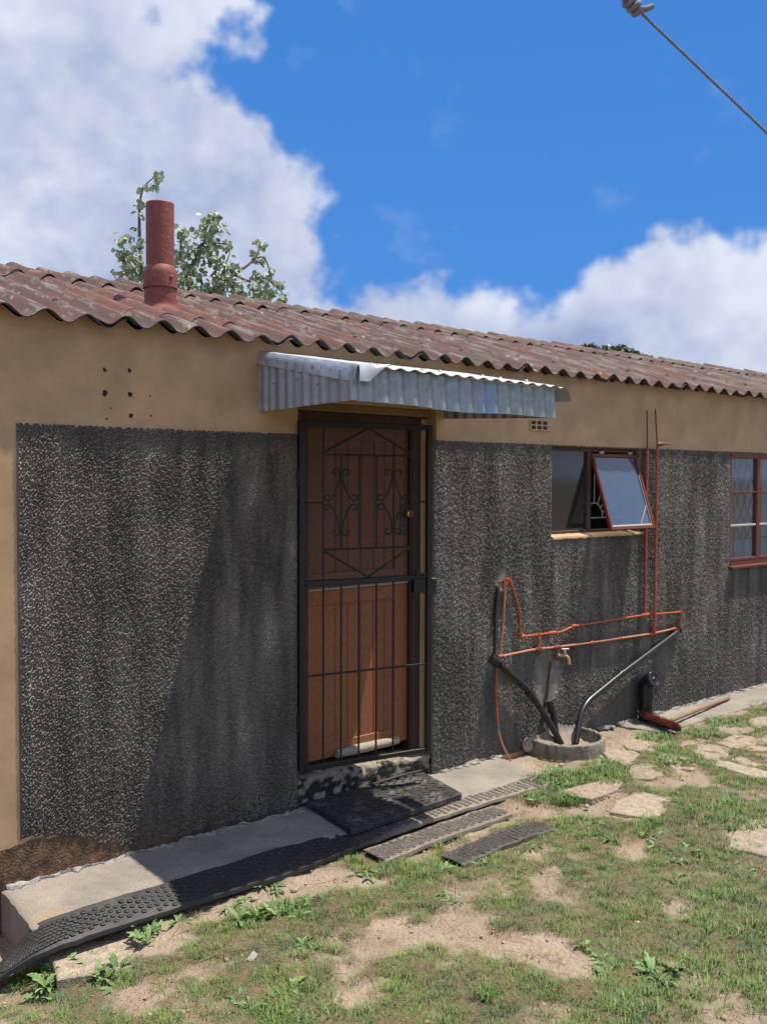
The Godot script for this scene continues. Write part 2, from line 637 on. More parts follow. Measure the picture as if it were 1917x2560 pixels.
func slabs() -> void:
	var a := rough_slab(1.385, 3.12, -0.05, [0.462, 0.455], 0.0, 0.26, [-0.02, -0.06], 4)
	for k in a.v.size():
		var p := Vector2(a.v[k].x, a.v[k].z)
		var near := p.distance_to(Geometry2D.get_closest_point_to_segment(p, Vector2(1.40, 0.42), Vector2(1.53, 0.36)))
		a.c[k] = a.c[k].lerp(Color(1.0, 0.78, 0.48), 0.8 * ss(0.03, 0.008, near))
	structure("apron_slab", a.mesh(), M.concrete, "long grey concrete slab along the wall left of the door")
	var b := rough_slab(3.135, 4.70, -0.12, [0.46, 0.42], -0.004, 0.2, [-0.03, -0.04], 14)
	structure("apron_slab", b.mesh(), M.concrete, "pale concrete slab running right from under the doormat")
	var d := rough_slab(6.0, 13.0, -0.05, [0.34, 0.46], 0.0, 0.12, [0.1, 0.0], 24)
	structure("path_strip", d.mesh(), M.concrete, "narrow concrete strip along the wall below the right window")
	# stone paving
	var pave := node("stone_paving")
	pave.set_meta("kind", "structure")
	pave.set_meta("label", "flat irregular paving stones sunk in the turf at right")
	pave.set_meta("category", "stone paving")
	var st := stones
	for k in st.size():
		var s: Array = st[k]
		var nn := noise(1.0, 2, 100 + k)
		var poly := PackedVector2Array()
		for i in 13:
			var a2 := TAU * i / 13.0
			var rr := 1.0 + 0.38 * nn.get_noise_2d(cos(a2) * 1.4, sin(a2) * 1.4)
			var p := Vector2(signf(cos(a2)) * pow(absf(cos(a2)), 0.75) * s[2], signf(sin(a2)) * pow(absf(sin(a2)), 0.75) * s[3]) * rr * 1.08
			poly.append(p.rotated(s[4]) + Vector2(s[0], s[1]))
		var mb := Mb.new()
		var t := rng.randf()
		mb.col = mix(Color(0.82, 0.80, 0.78), Color(1.1, 1.04, 0.98), t)
		var y := gy(s[0], s[1])
		mb.prism(poly, y - 0.06, y + rng.randf_range(0.012, 0.018), 0.007, Transform3D(Basis(Vector3(1, 0, 0), rng.randf_range(-0.005, 0.005)), Vector3.ZERO))
		put("stone", mb.mesh(), M.stone, pave)


# ------------------------------------------------------------------ house
func wall_with_openings(mb: Mb, x0: float, x1: float, y0: float, y1: float, zf: float, zb: float, holes: Array) -> void:
	var xs := [x0, x1]
	var ys := [y0, y1]
	for o in holes:
		xs += [o[0], o[1]]
		ys += [o[2], o[3]]
	xs.sort()
	ys.sort()
	for i in xs.size() - 1:
		for j in ys.size() - 1:
			var a: float = xs[i]
			var b: float = xs[i + 1]
			var c: float = ys[j]
			var d: float = ys[j + 1]
			if b - a < 1e-5 or d - c < 1e-5:
				continue
			var open := false
			for o in holes:
				open = open or ((a + b) / 2 > o[0] and (a + b) / 2 < o[1] and (c + d) / 2 > o[2] and (c + d) / 2 < o[3])
			if open:
				continue
			mb.quad(Vector3(a, c, zf), Vector3(b, c, zf), Vector3(b, d, zf), Vector3(a, d, zf))
			mb.quad(Vector3(b, c, zb), Vector3(a, c, zb), Vector3(a, d, zb), Vector3(b, d, zb))
	for o in holes:
		var l: float = o[0]
		var r: float = o[1]
		var b: float = o[2]
		var t: float = o[3]
		mb.quad(Vector3(l, b, zf), Vector3(l, b, zb), Vector3(l, t, zb), Vector3(l, t, zf))
		mb.quad(Vector3(r, b, zb), Vector3(r, b, zf), Vector3(r, t, zf), Vector3(r, t, zb))
		mb.quad(Vector3(l, t, zf), Vector3(l, t, zb), Vector3(r, t, zb), Vector3(r, t, zf))
		mb.quad(Vector3(l, b, zb), Vector3(l, b, zf), Vector3(r, b, zf), Vector3(r, b, zb))
	mb.quad(Vector3(x0, y1, zf), Vector3(x1, y1, zf), Vector3(x1, y1, zb), Vector3(x0, y1, zb))
	mb.quad(Vector3(x0, y0, zf), Vector3(x0, y1, zf), Vector3(x0, y1, zb), Vector3(x0, y0, zb))
	mb.quad(Vector3(x1, y0, zb), Vector3(x1, y1, zb), Vector3(x1, y1, zf), Vector3(x1, y0, zf))


const DOOR_L := 3.035
const DOOR_R := 4.10
const W1 := [5.225, 6.335, 1.478, 2.135]
const W2 := [7.61, 9.25, 1.135, 2.12]


func house() -> void:
	var h := node("house")
	tag(h, "long low bungalow with tan plaster, black pebbledash panels and rusty red corrugated roof", "house")
	# walls
	var fw := Mb.new()
	wall_with_openings(fw, -0.8, 13.5, -0.35, 2.6, 0.0, -0.22, [[DOOR_L, DOOR_R, -0.02, 2.335], W1, W2])
	var front := put("front_wall", fw.mesh(), M.plaster, h)
	var ow := Mb.new()
	ow.box(Vector3(6.35, 1.125, -4.1), Vector3(14.3, 2.95, 0.2))
	put("rear_wall", ow.mesh(), M.plaster, h)
	var ef := Mb.new()
	var ex := -0.8
	while ex < 13.5:
		var e2 := minf(ex + PITCH_X / 12.0, 13.5)
		var ya := roof_y(0.0) + corr(ex) - 0.010
		var yb := roof_y(0.0) + corr(e2) - 0.010
		ef.quad(Vector3(ex, 2.595, 0.003), Vector3(e2, 2.595, 0.003), Vector3(e2, yb, 0.003), Vector3(ex, ya, 0.003))
		ef.quad(Vector3(e2, 2.595, -0.05), Vector3(ex, 2.595, -0.05), Vector3(ex, ya, -0.05), Vector3(e2, yb, -0.05))
		ex = e2
	put("eave_filler", ef.mesh(), M.plaster, h)
	for sx in [-0.7, 13.4]:
		var gm := Mb.new()
		gm.box(Vector3(sx, 1.125, -2.11), Vector3(0.2, 2.95, 3.778))
		gm.tri(Vector3(sx - 0.1, 2.601, -0.02), Vector3(sx - 0.1, 3.25, -2.1), Vector3(sx - 0.1, 2.601, -4.18))
		gm.tri(Vector3(sx + 0.1, 2.601, -4.18), Vector3(sx + 0.1, 3.25, -2.1), Vector3(sx + 0.1, 2.601, -0.02))
		put("gable_wall", gm.mesh(), M.plaster, h)
	var inn := Mb.new()
	inn.box(Vector3(6.35, 2.5, -2.11), Vector3(14.0, 0.03, 3.75))
	put("ceiling", inn.mesh(), M.inner, h)
	var fl := Mb.new()
	fl.box(Vector3(6.35, 0.02, -2.11), Vector3(14.0, 0.1, 3.75))
	put("floor", fl.mesh(), M.inner, h)
	for px in [4.85, 7.0]:
		var pm := Mb.new()
		pm.box(Vector3(px, 1.275, -2.11), Vector3(0.1, 2.38, 3.7))
		put("inner_wall", pm.mesh(), M.inner, h)
	for q in [[1.898, 2.421, 0.011], [2.024, 2.428, 0.012], [1.898, 2.308, 0.014], [2.031, 2.311, 0.015], [2.136, 2.308, 0.005], [1.928, 2.237, 0.004], [1.905, 2.185, 0.006], [2.033, 2.204, 0.012], [2.14, 2.21, 0.005]]:
		var pm := Mb.new()
		pm.col = Color(0.035, 0.025, 0.02)  # flat dark disc painted as the shade inside a small hole
		var poly := []
		for i in 11:
			var a := TAU * i / 11.0
			var r: float = q[2] * rng.randf_range(0.55, 1.2)
			poly.append(Vector3(q[0] + cos(a) * r, q[1] + sin(a) * r, 0.002))
		for i in 11:
			pm.tri(Vector3(q[0] + q[2] * 0.2, q[1], 0.0026), poly[i], poly[(i + 1) % 11])
		put("hole_shade_disc", pm.mesh(), M.plinth, front)
	roughcast(h)
	base_band(h)
	roof(h)
	flue(h)
	canopy(h)
	door(h)
	gate(h)
	small_window(h)
	barred_window(h)
	vent_block(h)


func roughcast(h: Node3D) -> void:
	rough_panel(h, 1.472, 3.032, 0.0, 2.147, 0.0041, [], 1)
	rough_panel(h, 4.072, 9.6, -0.01, 2.142, 0.0058, [W1, W2], 2)


func rough_panel(h: Node3D, x0: float, x1: float, y0: float, y1: float, step: float, holes: Array, sd: int) -> void:
	var blob := noise(98.0, 2, 200 + sd)
	var cell := noise(80.0, 1, 220 + sd, FastNoiseLite.TYPE_CELLULAR)
	cell.cellular_return_type = FastNoiseLite.RETURN_DISTANCE
	var streak := noise(3.2, 4, 240)
	var patchy := noise(1.7, 4, 260)
	var rag := noise(26.0, 3, 280)
	var nu := int((x1 - x0) / step) + 1
	var nv := int((y1 - y0) / step) + 1
	var ht := PackedFloat32Array()
	ht.resize(nu * nv)
	var pts := PackedVector3Array()
	pts.resize(nu * nv)
	var cols := PackedColorArray()
	cols.resize(nu * nv)
	for j in nv:
		var y := lerpf(y0, y1, float(j) / (nv - 1))
		for i in nu:
			var x := lerpf(x0, x1, float(i) / (nu - 1))
			var e := minf(minf(x - x0, x1 - x), minf(y1 - y + 0.016 * rag.get_noise_2d(x * 2.2, 5.0), y - y0))
			for o in holes:
				var dx := maxf(o[0] - x, x - o[1])
				var dy := maxf(o[2] - y, y - o[3])
				e = minf(e, maxf(dx, dy))
			if sd == 1:
				e = minf(e, y - 0.02 - 0.185 * ss(2.15, 1.5, x) + 0.025 * rag.get_noise_2d(x * 0.6, 9.0))
			var b := blob.get_noise_2d(x, y * 0.8) + 0.35 * rag.get_noise_2d(x * 1.1, y * 0.9)
			var t := clampf(0.5 + 0.85 * b - 0.5 * (cell.get_noise_2d(x, y) + 0.55), 0, 1)
			var smooth := 0.0  # 1 where the coat has come away and smooth render shows
			if x > 4.5 and x < 5.6:
				smooth = maxf(smooth, ss(1.25, 0.8, Vector2((x - 5.2) / 0.13, (y - 0.5) / 0.25).length() + 0.5 * rag.get_noise_2d(x * 0.35, y * 0.35)))
				smooth = maxf(smooth, ss(1.25, 0.8, Vector2((x - 4.715) / 0.055, (y - 1.215) / 0.075).length() + 0.6 * rag.get_noise_2d(x * 0.6, y * 0.6)))
				smooth = maxf(smooth, 0.6 * ss(1.25, 0.7, Vector2((x - 4.61) / 0.06, (y - 0.72) / 0.1).length() + 0.5 * rag.get_noise_2d(x * 0.5, y * 0.5)))
			var amp := 0.0125 * ss(-0.001, 0.012, e) * (1.0 - 0.92 * smooth)
			pts[j * nu + i] = Vector3(x, y, 0.0025 + amp * t if e > -0.001 else -0.02)
			# stains run down the wall; tips are worn, and brightened as if sunlit
			var s := streak.get_noise_2d(x * 1.6, y * 0.22) + 0.4 * streak.get_noise_2d(x * 5.0 + 9.0, y * 0.5)
			var p := patchy.get_noise_2d(x, y * 0.8)
			var wear := clampf(0.36 + 0.75 * s + 0.55 * p, 0, 1)
			if sd == 1:
				wear += 0.5 * ss(0.22, 0.02, x - x0 + 0.10 * p) * ss(0.75, 0.95, y) * ss(1.6, 1.35, y)
			wear *= 1.0 - 0.6 * ss(y1 - 0.10, y1 - 0.01, y + 0.05 * s)
			wear *= 1.0 - 0.35 * ss(0.45, 0.2, y + 0.12 * p)
			var cc := mix(Color(0.066, 0.061, 0.057), Color(0.178, 0.165, 0.150), wear)
			var hue := rag.get_noise_2d(x * 1.2, y * 1.2)
			cc = cc.lerp(Color(0.20, 0.165, 0.12), clampf(hue * 0.5, 0, 0.25))
			cc = mix(cc * Color(0.80, 0.80, 0.80), cc * Color(1.30, 1.29, 1.27), ss(0.3, 0.9, t))  # tips lightened and gaps darkened to paint in stronger sunlit contrast
			cc = mix(cc, Color(0.40, 0.385, 0.36), ss(0.80, 1.15, wear) * ss(0.45, 0.8, t))
			cc = cc.lerp(mix(Color(0.15, 0.135, 0.115), Color(0.29, 0.262, 0.225), 0.5 + p + s), smooth * 0.9)
			cols[j * nu + i] = cc
	var mb := Mb.new()
	mb.v = pts
	mb.c = cols
	var nn := PackedVector3Array()
	nn.resize(nu * nv)
	for j in nv:
		for i in nu:
			var du := pts[j * nu + mini(i + 1, nu - 1)] - pts[j * nu + maxi(i - 1, 0)]
			var dv := pts[mini(j + 1, nv - 1) * nu + i] - pts[maxi(j - 1, 0) * nu + i]
			nn[j * nu + i] = du.cross(dv).normalized()
	mb.n = nn
	for j in nv - 1:
		for i in nu - 1:
			var a := j * nu + i
			if pts[a].z < -0.01 and pts[a + nu + 1].z < -0.01:
				continue
			mb.face(a, a + 1, a + nu + 1)
			mb.face(a, a + nu + 1, a + nu)
	put("pebbledash_panel", mb.mesh(), M.roughcast, h)


func base_band(h: Node3D) -> void:
	# earth-stained render at the foot of the left panel, and the whitish cement smeared in the joint
	var nn := noise(7.0, 4, 61)
	var pts := PackedVector3Array()
	var cols := PackedColorArray()
	var nu := 150
	for j in 9:
		for i in nu:
			var x := lerpf(1.2, 3.033, i / (nu - 1.0))
			var t := j / 8.0
			var y := lerpf(-0.34 if x < 1.38 else -0.03, 0.19 + 0.03 * nn.get_noise_2d(x, 2.0), t)
			pts.append(Vector3(x, y, 0.004 + 0.012 * (1 - t) * (0.6 + nn.get_noise_2d(x * 2.0, y * 3.0))))
			var k := 0.5 + nn.get_noise_2d(x * 1.5, y * 2.0 + 4.0)
			var brown := mix(Color(0.085, 0.055, 0.035), Color(0.20, 0.125, 0.075), k)
			var black := mix(Color(0.03, 0.028, 0.026), Color(0.07, 0.062, 0.055), k)
			cols.append(mix(brown, black, ss(1.9, 2.5, x + 0.5 * nn.get_noise_2d(x, 8.0))))
	var mb := Mb.new()
	mb.grid(nu, 9, pts, cols)
	put("stained_plinth", mb.mesh(), M.plinth, h)
	for run in [[1.40, 3.04, 0.018, 0.045], [4.12, 4.74, 0.016, 0.05], [5.75, 6.4, 0.018, 0.06], [6.5, 9.5, 0.014, 0.05]]:
		var f := Mb.new()
		var p2 := PackedVector3Array()
		var c2 := PackedColorArray()
		var m := int((run[1] - run[0]) / 0.018)
		for j in 6:
			for i in m:
				var x := lerpf(run[0], run[1], i / (m - 1.0))
				var t := j / 5.0
				var w: float = maxf(0.002, run[3] * (0.35 + 1.5 * nn.get_noise_2d(x * 1.3, 20.0 + run[0]) + 0.7 * nn.get_noise_2d(x * 4.0, 31.0)))
				var hh: float = maxf(-0.004, run[2] * (0.35 + 1.3 * nn.get_noise_2d(x * 0.8, 40.0) + 0.5 * nn.get_noise_2d(x * 5.0, 44.0)))
				var a := t * PI * 0.5
				p2.append(Vector3(x, -0.004 + (hh + 0.01) * cos(a) + 0.004 * nn.get_noise_2d(x * 6.0, t * 3.0), 0.012 + w * sin(a)))
				c2.append(mix(Color(0.30, 0.28, 0.26), Color(1.15, 1.15, 1.15), 0.5 + 1.3 * nn.get_noise_2d(x * 1.5, t * 2.0 + 50.0)))
		f.grid(m, 6, p2, c2, true)
		put("cement_fillet", f.mesh(), M.cement, h)


# ------------------------------------------------------------------ roof
func roof_y(z: float) -> float:
	return ROOF_Y + ROOF_TAN * (EAVE_Z - z)


func corr(x: float) -> float:
	return -0.025 * cos(TAU * (x - TROUGH0) / PITCH_X)


var lichen: FastNoiseLite
var lichen2: FastNoiseLite
var rust: FastNoiseLite


func roof_color(x: float, z: float, crest: float, tone: float) -> Color:
	var a := rust.get_noise_2d(x * 2.0, z * 0.5)
	var c := mix(Color(0.108, 0.064, 0.058), Color(0.172, 0.076, 0.062), 0.5 + 0.8 * a + tone)
	c = mix(c, Color(0.105, 0.078, 0.078), 0.7 * ss(0.0, 0.45, rust.get_noise_2d(x * 1.3 + 30.0, z * 0.8) + 0.12 * crest))
	var red := ss(0.22, 0.5, rust.get_noise_2d(x * 3.0 + 70.0, z * 0.8))
	c = mix(c, Color(0.24, 0.080, 0.056), 0.6 * red)
	# lichen grows in streaks along the ribs and in small crusts
	var streaks := lichen2.get_noise_2d(x * 2.6, z * 0.20) + 0.6 * lichen.get_noise_2d(x * 1.1, z * 0.35) + 0.12 * crest
	var grit := lichen2.get_noise_2d(x * 7.0, z * 5.0)
	c = mix(c, Color(0.31, 0.295, 0.262), 0.68 * ss(0.19, 0.50, streaks + 0.30 * grit))
	var spot := lichen2.get_noise_2d(x * 1.9 + 50.0, z * 1.5)
	c = mix(c, Color(0.56, 0.54, 0.45), 0.9 * ss(0.57, 0.62, spot))
	return c


func roof_sheet(x0: float, x1: float, z0: float, z1: float, lift: float, tilt: float, thick: float, tone: float, rows: int, back := false) -> Mb:
	var nu := int((x1 - x0) / PITCH_X * 16.0) + 1
	var up := PackedVector3Array()
	var dn := PackedVector3Array()
	var cu := PackedColorArray()
	var cd := PackedColorArray()
	for j in rows:
		var z := lerpf(z0, z1, float(j) / (rows - 1))
		for i in nu:
			var x := lerpf(x0, x1, float(i) / (nu - 1))
			var zz := z
			if j == 0:
				zz += 0.006 * lichen2.get_noise_2d(x * 2.0, z0 * 9.0)
			var wob := 0.004 * lichen.get_noise_2d(x * 0.4, z * 0.5)
			var y := (roof_y(zz) if not back else roof_y(2 * RIDGE_Z - zz)) + corr(x) + lift + tilt * (1.0 - float(i) / (nu - 1)) + wob
			up.append(Vector3(x, y, zz))
			dn.append(Vector3(x, y - thick, zz - 0.0015))
			cu.append(roof_color(x, zz, corr(x) / 0.025, tone))
			cd.append(Color(0.09, 0.08, 0.08))
	var mb := Mb.new()
	mb.grid(nu, rows, up, cu)
	mb.grid(nu, rows, dn, cd, true)
	mb.col = Color(0.13, 0.11, 0.10)
	for i in nu - 1:  # the cut edge at the eave and at the top
		mb.quad(dn[i], dn[i + 1], up[i + 1], up[i])
		var k := (rows - 1) * nu + i
		mb.quad(up[k], up[k + 1], dn[k + 1], dn[k])
	for j in rows - 1:
		var k := j * nu
		mb.quad(dn[k + nu], dn[k], up[k], up[k + nu])
		k += nu - 1
		mb.quad(dn[k], dn[k + nu], up[k + nu], up[k])
	return mb


func roof(h: Node3D) -> void:
	lichen = noise(7.0, 4, 301)
	lichen2 = noise(15.0, 4, 302)
	rust = noise(2.2, 4, 303)
	var r := node("roof", h)
	for k in range(-3, 13):
		var a := TROUGH0 + PITCH_X * (2 + 5 * k) - PITCH_X * 0.10
		var b := a + PITCH_X * 5.62
		var mb := roof_sheet(a, b, EAVE_Z + rng.randf_range(-0.008, 0.008), RIDGE_Z, 0.0, 0.021, 0.0065, rng.randf_range(-0.12, 0.12), 72 if k < 8 else 44)
		put("roof_sheet", mb.mesh(), M.roof, r)
	for k in range(-3, 13):
		var a := TROUGH0 + PITCH_X * (2 + 5 * k) - PITCH_X * 0.10
		var b := a + PITCH_X * 5.62
		put("ridge_cap", ridge_cap(a, b, rng.randf_range(-0.1, 0.15)).mesh(), M.roof, r)
	for k in range(-1, 13):
		for q in [[3, -0.32], [3, -1.15], [5, -0.34]]:
			var bx: float = TROUGH0 + PITCH_X * (2 + 5 * k + q[0] - 0.5)
			var bz: float = q[1] + rng.randf_range(-0.03, 0.03)
			var bm := Mb.new()
			bm.col = mix(Color(0.16, 0.075, 0.05), Color(0.22, 0.20, 0.18), rng.randf())
			bm.lathe([Vector2(0.019, -0.002), Vector2(0.018, 0.004), Vector2(0.008, 0.006), Vector2(0.007, 0.014), Vector2(0.0, 0.016)], 10, Transform3D(Basis(Vector3.RIGHT, 0.29), Vector3(bx, roof_y(bz) + 0.025 + 0.010, bz)))
			put("roof_bolt", bm.mesh(), M.roof, r)
	var bk := roof_sheet(TROUGH0 - 13 * PITCH_X, TROUGH0 + 67.0 * PITCH_X, RIDGE_Z, RIDGE_Z * 2 - EAVE_Z, 0.004, 0.0, 0.0065, 0.0, 12, true)
	put("rear_roof_slope", bk.mesh(), M.roof, r)


func ridge_cap(x0: float, x1: float, tone: float) -> Mb:
	var nu := int((x1 - x0) / PITCH_X * 16.0) + 1
	var rows := 34
	var up := PackedVector3Array()
	var dn := PackedVector3Array()
	var cu := PackedColorArray()
	var cd := PackedColorArray()
	var bow := rng.randf_range(-0.012, 0.012)
	for j in rows:
		var z := lerpf(-1.42 + bow, -2.78, float(j) / (rows - 1))
		var near := absf(z - RIDGE_Z)
		var base := ROOF_Y + ROOF_TAN * (EAVE_Z - RIDGE_Z) - ROOF_TAN * sqrt(near * near + 0.03) + 0.026
		for i in nu:
			var x := lerpf(x0, x1, float(i) / (nu - 1))
			var flat := lerpf(0.62, 1.0, ss(0.0, 0.4, near))
			var y := base + corr(x) * flat + 0.010 * (1.0 - float(i) / (nu - 1)) + (0.005 * maxf(corr(x) / 0.025, 0.0)) * ss(0.4, 0.68, near)
			up.append(Vector3(x, y, z))
			dn.append(Vector3(x, y - 0.007, z - 0.001))
			cu.append(roof_color(x, z, corr(x) / 0.025, tone))
			cd.append(Color(0.05, 0.04, 0.04))
	var mb := Mb.new()
	mb.grid(nu, rows, up, cu)
	mb.grid(nu, rows, dn, cd, true)
	mb.col = Color(0.10, 0.06, 0.055)
	for i in nu - 1:
		mb.quad(dn[i], dn[i + 1], up[i + 1], up[i])
	for j in rows - 1:
		mb.quad(dn[j * nu + nu], dn[j * nu], up[j * nu], up[j * nu + nu])
	return mb


func flue(h: Node3D) -> void:
	var fx := 2.555
	var fz := -0.72
	var f := node("flue_pipe", h)
	var sheet := roof_sheet(TROUGH0 + PITCH_X * 3.05, TROUGH0 + PITCH_X * 7.4, -0.24, -1.16, 0.013, 0.006, 0.007, 0.25, 40)
	for k in sheet.c.size():
		sheet.c[k] = sheet.c[k].lerp(Color(0.24, 0.085, 0.066), 0.5)
	put("flashing_sheet", sheet.mesh(), M.roof, f)
	var y0 := roof_y(fz)
	var sk := Mb.new()
	sk.lathe([Vector2(0.145, -0.03), Vector2(0.120, 0.005), Vector2(0.102, 0.025), Vector2(0.095, 0.045), Vector2(0.0935, 0.07)], 40, Transform3D(Basis(Vector3.RIGHT, 0.12), Vector3(fx, y0 - 0.005, fz)))
	put("flashing_cone", sk.mesh(), M.flue, f)
	var lo := Mb.new()
	lo.lathe([Vector2(0.092, 0.02), Vector2(0.092, 0.16)], 40, Transform3D(Basis(), Vector3(fx, y0, fz)))
	put("lower_pipe", lo.mesh(), M.flue, f)
	var co := Mb.new()
	co.lathe([Vector2(0.088, 0.118), Vector2(0.0985, 0.118), Vector2(0.099, 0.124), Vector2(0.0985, 0.20), Vector2(0.095, 0.222), Vector2(0.087, 0.242), Vector2(0.081, 0.252)], 40, Transform3D(Basis(), Vector3(fx, y0, fz)))
	put("collar", co.mesh(), M.flue, f)
	var bo := Mb.new()
	bo.lathe([Vector2(0.0, 0.0), Vector2(0.009, 0.0), Vector2(0.009, 0.007), Vector2(0.0, 0.012)], 8, Transform3D(Basis(Vector3.RIGHT, PI / 2), Vector3(fx + 0.02, y0 + 0.178, fz + 0.095)))
	put("bolt", bo.mesh(), M.flue, f)
	var top := Mb.new()
	top.lathe([Vector2(0.0815, 0.23), Vector2(0.0815, 0.612), Vector2(0.080, 0.616), Vector2(0.072, 0.616), Vector2(0.071, 0.54), Vector2(0.0, 0.52)], 40, Transform3D(Basis(), Vector3(fx, y0, fz)))
	put("upper_pipe", top.mesh(), M.flue, f)


# ------------------------------------------------------------------ door canopy
func canopy(h: Node3D) -> void:
	var c := node("door_canopy", h)
	var P := 0.9
	# roof sheet: ribs run out from the wall; it falls from 2.585 at the wall to 2.415 at the front
	var pitch := 0.0955
	var nu := 150
	var up := PackedVector3Array()
	var dn := PackedVector3Array()
	var wob := noise(3.0, 3, 71)
	for j in 24:
		var t := j / 23.0
		for i in nu:
			var s := i / (nu - 1.0)
			var x := lerpf(2.785, 4.165, s) - 0.055 * (1 - s) * t + 0.045 * s * t
			var z := lerpf(0.0, P + 0.035, t)
			var y := lerpf(2.585, 2.428, t) - 0.010 * s * t + 0.0058 * sin(TAU * (x - 2.78) / pitch) + 0.002 * wob.get_noise_2d(x * 2.0, z * 2.0)
			var roll := ss(0.30, 0.0, s)
			y += 0.018 * roll * (1 - absf(2 * t - 1)) * 0.4
			up.append(Vector3(x, y, z))
			dn.append(Vector3(x, y - 0.0015, z))
	var mb := Mb.new()
	mb.grid(nu, 24, up, PackedColorArray(), true)
	mb.grid(nu, 24, dn, PackedColorArray())
	put("roof_sheet", mb.mesh(), M.zinc, c)
	# flap folded down over the left side and the front-left corner
	var fp := PackedVector3Array()
	for j in 7:
		var v := j / 6.0
		for i in 60:
			var t := i / 59.0
			var top := Vector3(2.80 - 0.055 * t, lerpf(2.585, 2.428, t) + 0.004, lerpf(0.0, P + 0.035, t))
			var drop := lerpf(0.07, 0.085, t) * v
			var out := 0.015 + 0.020 * sin(v * PI * 0.5) + 0.004 * v * sin(t * 11.0) + 0.003 * wob.get_noise_2d(t * 3.0, v)
			fp.append(top + Vector3(-out, -drop + 0.008 * sin(v * PI), 0))
	var fm := Mb.new()
	fm.col = Color(0.85, 0.87, 0.9)
	fm.grid(60, 7, fp, PackedColorArray())
	put("side_flap", fm.mesh(), M.zinc, c)
	var fc := PackedVector3Array()
	for j in 7:
		var v := j / 6.0
		for i in 24:
			var s := i / 23.0
			var x := lerpf(2.735, 2.90, s)
			var y := 2.432 - lerpf(0.085, 0.004, ss(0.25, 1.0, s)) * v + 0.004
			fc.append(Vector3(x - 0.012 * v * (1 - s), y + 0.008 * sin(v * PI), P + 0.035 + 0.018 * sin(v * PI * 0.5) + 0.006 * sin(s * 9.0) * v))
	var fcm := Mb.new()
	fcm.col = Color(0.72, 0.74, 0.78)
	fcm.grid(24, 7, fc, PackedColorArray(), true)
	put("corner_flap", fcm.mesh(), M.zinc, c)
	# right end flap
	var rf := PackedVector3Array()
	for j in 5:
		var v := j / 4.0
		for i in 16:
			var t := i / 15.0
			rf.append(Vector3(4.215 + 0.02 * (1 - t) + 0.075 * sin(v * 1.2) + 0.004 * sin(t * 9.0), 2.425 + 0.012 * (1 - t) - 0.075 * v * v - 0.008 * v, lerpf(P - 0.30, P + 0.03, t)))
	var rfm := Mb.new()
	rfm.grid(16, 5, rf, PackedColorArray())
	put("end_flap", rfm.mesh(), M.zinc, c)
	# side sheets with upright ribs
	for side in [0, 1]:
		var sp := PackedVector3Array()
		var sc := PackedColorArray()
		var n2 := 110
		for j in 8:
			var v := j / 7.0
			for i in n2:
				var t := i / (n2 - 1.0)
				var z := lerpf(0.002, P + 0.012, t)
				var rib := 0.009 * sin(TAU * z / 0.083)
				var x := (2.775 - 0.055 * t if side == 0 else 4.150) + rib
				var lo := 2.26 + (0.006 * t if side == 0 else lerpf(0.02, -0.018, t))
				var hi := lerpf(2.555, 2.395, t)
				sp.append(Vector3(x, lerpf(lo, hi, v), z))
				var tint := 0.62 + 0.25 * wob.get_noise_2d(z * 6.0, side * 9.0)
				sc.append(Color(tint * 1.02, tint * 0.96, tint * 0.97))
		var sm := Mb.new()
		sm.grid(n2, 8, sp, sc)
		put("side_sheet", sm.mesh(), M.zinc, c)
	# front fascia
	var pp := PackedVector3Array()
	var pc := PackedColorArray()
	var n3 := 190
	for j in 12:
		var v := j / 11.0
		for i in n3:
			var s := i / (n3 - 1.0)
			var x := lerpf(2.704, 4.165, s)
			var rib := 0.009 * sin(TAU * (x - 2.70) / pitch)
			var lo := lerpf(2.264, 2.242, s) - 0.012 * ss(0.25, 0.45, s) * ss(0.75, 0.5, s)
			var hi := lerpf(2.425, 2.41, s)
			pp.append(Vector3(x, lerpf(lo, hi, v), P + rib + 0.012 * (1 - v)))
			var tint := 0.56 + 0.10 * wob.get_noise_2d(x * 5.0, v * 1.3)
			var cc := Color(tint * 0.92, tint * 1.0, tint * 0.98)
			var run := ss(0.05, 0.5, wob.get_noise_2d(x * 14.0, v * 0.9 + 5.0)) * ss(0.05, 0.9, v)
			cc = mix(cc, Color(0.22, 0.24, 0.25), 0.55 * run)
			var blue := ss(0.11, 0.05, absf(x - 3.62 - 0.03 * v)) * ss(0.1, 0.4, wob.get_noise_2d(x * 9.0, v * 2.0) + 0.42) + 0.5 * ss(0.12, 0.06, absf(x - 3.42)) * ss(0.1, 0.5, wob.get_noise_2d(x * 9.0, v * 2.0) + 0.3)
			cc = mix(cc, Color(0.30, 0.50, 0.95), 0.5 * blue)
			pc.append(cc)
	var pm := Mb.new()
	pm.grid(n3, 12, pp, pc)
	put("fascia_sheet", pm.mesh(), M.zinc, c)
	# roofing nails
	for q in [[3.2, 0.45], [3.33, 0.72], [3.66, 0.5], [3.9, 0.6], [4.05, 0.8], [3.0, 0.75], [3.45, 0.3], [3.78, 0.85]]:
		var nm := Mb.new()
		nm.col = Color(0.5, 0.42, 0.38)
		var t: float = q[1] / (P + 0.035)
		nm.lathe([Vector2(0.013, 0.0), Vector2(0.008, 0.006), Vector2(0.0, 0.008)], 8, Transform3D(Basis(), Vector3(q[0], lerpf(2.585, 2.428, t) + 0.004, q[1])))
		put("roofing_nail", nm.mesh(), M.zinc, c)
